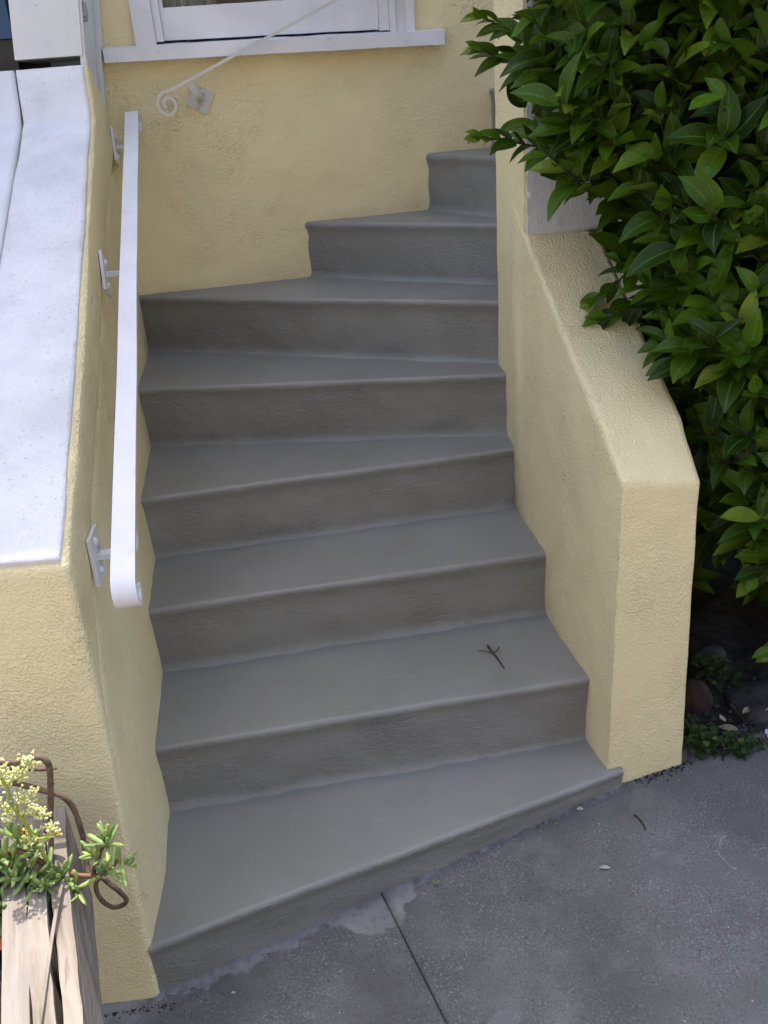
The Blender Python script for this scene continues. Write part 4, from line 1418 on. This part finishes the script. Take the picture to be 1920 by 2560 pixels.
# flower sprays
def cluster(c, rad, n, mat, seed):
    q = random.Random(seed)
    bm = bmesh.new()
    c = Vector(c)
    for k in range(n):
        p = c + V(q.gauss(0, 1), q.gauss(0, 0.8), q.gauss(0, 0.75)) * rad * 0.52
        s = q.uniform(0.0018, 0.0030)
        for m_ in range(4):
            d = V(q.uniform(-1, 1), q.uniform(-1, 1), q.uniform(-0.2, 1)).normalized()
            e1 = d.orthogonal().normalized(); e2 = d.cross(e1)
            t = bm.verts.new(p + d * s * 1.5); o_ = bm.verts.new(p - d * s * 0.3)
            ring = [bm.verts.new(p + d * s * 0.5 + (e1 * math.cos(a) + e2 * math.sin(a)) * s * 0.62) for a in (0, 1.57, 3.14, 4.71)]
            for i in range(4):
                bm.faces.new((ring[i], ring[(i + 1) % 4], t)); bm.faces.new((ring[(i + 1) % 4], ring[i], o_))
    return bm_obj('flower_cluster', bm, mat, succ, smooth=False)
for k, (x, z, rr, n, mt) in enumerate(((-0.542, 0.634, .011, 20, 0), (-0.538, 0.619, .009, 14, 0), (-0.561, 0.616, .008, 12, 0), (-0.577, 0.624, .013, 26, 0), (-0.560, 0.603, .012, 24, 0), (-0.583, 0.594, .011, 18, 0),
                                       (-0.561, 0.575, .012, 24, 0), (-0.549, 0.574, .012, 22, 0), (-0.570, 0.556, .011, 20, 0), (-0.597, 0.545, .012, 22, 0), (-0.590, 0.536, .011, 18, 0), (-0.556, 0.539, .010, 16, 0), (-0.549, 0.533, .007, 8, 0),
                                       (-0.541, 0.529, .010, 16, 0), (-0.535, 0.503, .012, 26, 0), (-0.537, 0.490, .009, 16, 1), (-0.584, 0.490, .010, 16, 1), (-0.572, 0.485, .009, 14, 0), (-0.590, 0.645, .013, 22, 0), (-0.606, 0.56, .012, 18, 0))):
    cluster((x, 1.0 + 0.006 * math.sin(k * 1.7), z), rr, int(n * 1.8), M['dryflower'] if mt else M['flower'], 100 + k)

# orange flower low at the left edge
bm = bmesh.new()
c = V(-0.638, 0.915, 0.355)
for k in range(7):
    a = 2 * math.pi * k / 7
    d = V(math.cos(a), math.sin(a) * 0.8, 0.55).normalized()
    sdv = d.cross(V(0, 0, 1)).normalized()
    rows = []
    for t, w in ((0.0, 0.002), (0.4, 0.007), (0.75, 0.008), (1.0, 0.003)):
        p = c + d * 0.024 * t + V(0, 0, -0.008 * t * t)
        rows.append((bm.verts.new(p - sdv * w), bm.verts.new(p + V(0, 0, 0.0015)), bm.verts.new(p + sdv * w)))
    for a_, b_ in zip(rows[:-1], rows[1:]):
        bm.faces.new((a_[0], a_[1], b_[1], b_[0])); bm.faces.new((a_[1], a_[2], b_[2], b_[1]))
tube_pts(bm, smooth_path([c + V(-0.006, 0, -0.04), c + V(-0.003, 0, -0.02), c], 4), 0.002, 6)
tag(bm_obj('orange_flower', bm, M['orange']), 'small orange flower in the planter at the left edge of the photo', 'flower')

# ================================================================== SMALL THINGS
def rock(name, c, s, seed, mat, label, cat, group=None, sub=3):
    bm = bmesh.new()
    bmesh.ops.create_icosphere(bm, subdivisions=sub, radius=1.0)
    for v in bm.verts:
        p = v.co.copy()
        f = 1 + 0.22 * noise.noise(p * 1.3 + V(seed, 0, 0)) + 0.10 * noise.noise(p * 3.5 + V(0, seed, 0))
        v.co = V(p.x * s[0] * f, p.y * s[1] * f, p.z * s[2] * f) + Vector(c)
    return tag(bm_obj(name, bm, mat), label, cat, group)
rock('rock', (0.945, 1.76, -0.022), (0.115, 0.095, 0.050), 3, M['rock'], 'broad grey rock in the soil bed at the right edge', 'rock')
rock('rock', (0.745, 1.775, -0.005), (0.045, 0.035, 0.070), 8, M['terracotta'], 'reddish brown upright stone beside the yellow pillar end', 'rock')
rock('rock', (0.845, 1.93, 0.02), (0.045, 0.035, 0.035), 12, M['rock'], 'small mottled stone deep in the shade under the hedge', 'rock')
# gravel crumbs
bm = bmesh.new()
q = random.Random(3)
for k in range(420):
    x = q.uniform(0.66, 1.25); y = 1.59 + (x - 0.66) * 0.10 + abs(q.gauss(0.035, 0.09))
    z = gz(x, y) + min(1, max(0, (y - 1.6 - (x - .66) * .1) / 0.17)) * 0.03
    s = q.uniform(0.002, 0.0085)
    mm = Matrix.Translation((x, y, z)) @ Matrix.Rotation(q.uniform(0, 6), 4, V(q.random(), q.random(), q.random() + .1).normalized()) @ Matrix.Diagonal((s, s * q.uniform(.6, 1), s * q.uniform(.5, .9), 1))
    bmesh.ops.create_icosphere(bm, subdivisions=1, radius=1.0, matrix=mm)
tag(bm_obj('gravel', bm, M['rock']), 'loose grit and soil crumbs along the edge of the planting bed', 'gravel', kind='stuff')

# weeds
def weed(base, n, spread, h, seed, label):
    q = random.Random(seed)
    root = empty('weed', base)
    tag(root, label, 'weed')
    mass = LeafMass()
    bm = bmesh.new()
    base = Vector(base)
    for k in range(n):
        a = q.uniform(0, 6.28); r0 = abs(q.gauss(0, 0.5)) * spread
        b0 = base + V(math.cos(a) * r0, math.sin(a) * r0 * 0.8, 0)
        b0.z = gz(b0.x, b0.y) + 0.01
        t = b0 + V(q.uniform(-.02, .02), q.uniform(-.03, .01), q.uniform(0.3, 1) * h)
        tube_pts(bm, [b0, b0.lerp(t, 0.5) + V(0.003, 0, 0), t], 0.0009, 4)
        for m_ in range(5):
            aa = m_ * 1.3 + q.uniform(0, 1)
            d = V(math.cos(aa), math.sin(aa), q.uniform(0, .5))
            mass.add(q.randrange(6), frame(t - V(0, 0, 0.006 * m_), d, V(0, -0.2, 1), q.uniform(0.13, 0.28)) @ Matrix.Diagonal((1.9, 1, 1, 1)), q.random())
    mass.build('leaves', M['weedleaf'], root)['kind'] = 'stuff'
    bm_obj('stems', bm, M['bark'], root)['kind'] = 'stuff'
weed((0.715, 1.655, -0.03), 34, 0.055, 0.055, 1, 'low dark green weed against the foot of the yellow pillar')
weed((0.80, 1.63, -0.03), 26, 0.045, 0.035, 2, 'small creeping weed at the edge of the sidewalk')
weed((0.815, 1.86, -0.02), 26, 0.05, 0.09, 3, 'leafy weed sprouting in the shade between the stones')
# weed sprout in the joint at the foot of the stairs
o = bm = bmesh.new()
base = V(0.046, 1.352, gz(0.046, 1.352))
tube_pts(bm, [base, base + V(0.001, -0.002, 0.010)], 0.0009, 5)
for a in (0.4, 2.6, 4.4):
    d = V(math.cos(a), math.sin(a), 0.7).normalized(); s = d.cross(V(0, 0, 1)).normalized(); p = base + V(0.001, -0.002, 0.010)
    vs = [bm.verts.new(p), bm.verts.new(p + d * 0.005 + s * 0.0036), bm.verts.new(p + d * 0.011), bm.verts.new(p + d * 0.005 - s * 0.0036)]
    bm.faces.new(vs)
bmesh.ops.solidify(bm, geom=bm.faces[:], thickness=0.0005)
tag(bm_obj('seedling', bm, M['greenstem']), 'tiny green seedling at the foot of the lowest step', 'plant')

# fallen leaves and flower in the bed
def fallen(x, y, dz, ang, sc, kind, mat, label, cat='leaf', tilt=0.3):
    me = LEAF_ME[kind].copy()
    me.materials.clear(); me.materials.append(mat)
    o = bpy.data.objects.new('fallen_leaf', me); col.objects.link(o)
    o.matrix_basis = frame(V(x, y, gz(x, y) + dz), V(math.cos(ang), math.sin(ang), 0.1), V(tilt, -0.3, 1), sc)
    return tag(o, label, cat)
fallen(0.796, 1.690, 0.030, 1.9, 0.42, 3, M['petal'], 'pale dry leaf standing among the grit right of the pillar')
fallen(0.815, 1.655, 0.026, 2.6, 0.62, 1, M['deadleaf'], 'broad olive brown fallen leaf in the soil bed')
fallen(0.842, 1.705, 0.034, 0.7, 0.55, 5, M['deadleaf'], 'narrow tan fallen leaf in front of the broad rock')
fallen(0.895, 1.70, 0.034, 0.2, 0.55, 0, M['petal'], 'curled cream leaf by the pale blue flower')
bm = bmesh.new()
c = V(0.884, 1.637, gz(0.884, 1.637) + 0.028)
for k in range(5):
    a = 2 * math.pi * k / 5 + 0.3
    d = V(math.cos(a), math.sin(a) * 0.6 - 0.2, 0.6 * math.sin(a) + 0.15).normalized()
    n0 = V(0, -0.7, 0.7); s = d.cross(n0).normalized()
    rows = []
    for t, w in ((0.0, 0.0015), (0.35, 0.0035), (0.7, 0.0062), (0.92, 0.0055), (1.0, 0.002)):
        p = c + d * 0.0165 * t + n0 * (0.003 * math.sin(t * 3))
        rows.append((bm.verts.new(p - s * w), bm.verts.new(p - n0 * 0.001), bm.verts.new(p + s * w)))
    for a_, b_ in zip(rows[:-1], rows[1:]):
        bm.faces.new((a_[0], a_[1], b_[1], b_[0])); bm.faces.new((a_[1], a_[2], b_[2], b_[1]))
tube_pts(bm, [c, c + V(0.002, 0.008, -0.010), c + V(0.004, 0.012, -0.02)], 0.0016, 6)
bmesh.ops.solidify(bm, geom=[f for f in bm.faces], thickness=0.0005)
tag(bm_obj('fallen_flower', bm, M['paleflower']), 'pale blue fallen flower lying in the soil bed', 'flower')

# forked twig on the second step
bm = bmesh.new()
zt = 0.182 + 0.004
A = V(0.246, 1.800, zt)
tube_pts(bm, smooth_path([V(0.2325, 1.832, zt), V(0.237, 1.812, zt + .001), V(0.246, 1.785, zt), V(0.2535, 1.755, zt), V(0.259, 1.731, zt)], 4), [0.0029 - 0.0016 * k / 16 for k in range(17)], 7)
tube_pts(bm, smooth_path([V(0.239, 1.800, zt), V(0.225, 1.804, zt + .003), V(0.213, 1.810, zt + .002), V(0.206, 1.812, zt)], 4), [0.0013] * 13, 5)
tube_pts(bm, smooth_path([V(0.240, 1.797, zt), V(0.252, 1.806, zt + .003), V(0.258, 1.818, zt + .001), V(0.260, 1.823, zt)], 4), [0.0013] * 13, 5)
tag(bm_obj('twig', bm, M['rawstem']), 'forked brown twig lying on the second step', 'twig')
# thin twig on the sidewalk
bm = bmesh.new()
def on(x, y, dz=0.002): return V(x, y, gz(x, y) + dz)
tube_pts(bm, smooth_path([on(0.509, 1.470), on(0.513, 1.462, .004), on(0.519, 1.447), on(0.521, 1.433), on(0.5205, 1.424)], 4), [0.0024 - 0.0013 * k / 16 for k in range(17)], 6)
tag(bm_obj('twig', bm, M['rawstem']), 'thin curved dark twig lying on the sidewalk', 'twig')
for pts, lab in (([(0.685, 1.385), (0.668, 1.375), (0.660, 1.358)], 'upper half of a thin pale dry stalk on the sidewalk'), ([(0.650, 1.352), (0.653, 1.335), (0.662, 1.310), (0.672, 1.298)], 'lower half of a thin pale dry stalk on the sidewalk')):
    bm = bmesh.new()
    tube_pts(bm, smooth_path([on(*p, 0.0012) for p in pts], 5), 0.0009, 5)
    tag(bm_obj('dry_stalk', bm, M['petal']), lab, 'stalk')
def chip(name, x, y, s, mat, label, cat, seed):
    rock(name, (x, y, gz(x, y) + s * 0.35), (s, s * 0.7, s * 0.45), seed, mat, label, cat, sub=2)
chip('pebble', 0.394, 1.508, 0.0075, M['petal'], 'cream crumb of plaster beside the right end of the lowest step', 'crumb', 2)
chip('pebble', -0.375, 1.166, 0.0042, M['petal'], 'small white pebble on the sidewalk below the lowest step', 'pebble', 5)
bm = bmesh.new()
n = 10
pa = on(0.408, 1.342, 0.004)
vs = [[bm.verts.new(pa + V(0.012 * (k / n - 0.5) * 2, 0.004 * math.sin(math.pi * k / n) * s - 0.003 * (k / n), 0.003 * math.sin(math.pi * k / n) + 0.001 * s)) for k in range(n + 1)] for s in (-1, 0, 1)]
for r0_, r1_ in zip(vs[:-1], vs[1:]):
    for k in range(n): bm.faces.new((r0_[k], r0_[k + 1], r1_[k + 1], r1_[k]))
bmesh.ops.remove_doubles(bm, verts=bm.verts[:], dist=0.0002)
bmesh.ops.solidify(bm, geom=bm.faces[:], thickness=0.0006)
tag(bm_obj('petal', bm, M['petal']), 'dry cream petal lying on the sidewalk', 'petal')
# dark crumbs of dirt collected against the foot of the pillar and of the left wall
bm = bmesh.new()
q = random.Random(8)
for k in range(260):
    if k < 110:
        t = q.random()
        x = 0.54 + 0.13 * t; y = 1.573 + 0.032 * t - abs(q.gauss(0, 0.010)); s = q.uniform(0.0008, 0.0032)
    elif k < 200:
        x = q.uniform(-0.66, -0.49); y = 1.155 + 0.03 * (x + .66) - abs(q.gauss(0, 0.006)); s = q.uniform(0.001, 0.003)
    else:
        t = q.random() ** 0.8
        x = 0.0 + 0.45 * t; y = 1.372 + 0.168 * t / 0.45 * 0.45 - abs(q.gauss(0.012, 0.012)); s = q.uniform(0.0008, 0.0022)
    mm = Matrix.Translation((x, y, gz(x, y) + s * 0.4)) @ Matrix.Rotation(q.uniform(0, 6), 4, 'Z') @ Matrix.Diagonal((s, s * .7, s * .6, 1))
    bmesh.ops.create_icosphere(bm, subdivisions=1, radius=1.0, matrix=mm)
tag(bm_obj('dirt', bm, M['soil']), 'dark crumbs of dirt along the foot of the walls and lowest step', 'dirt', kind='stuff')
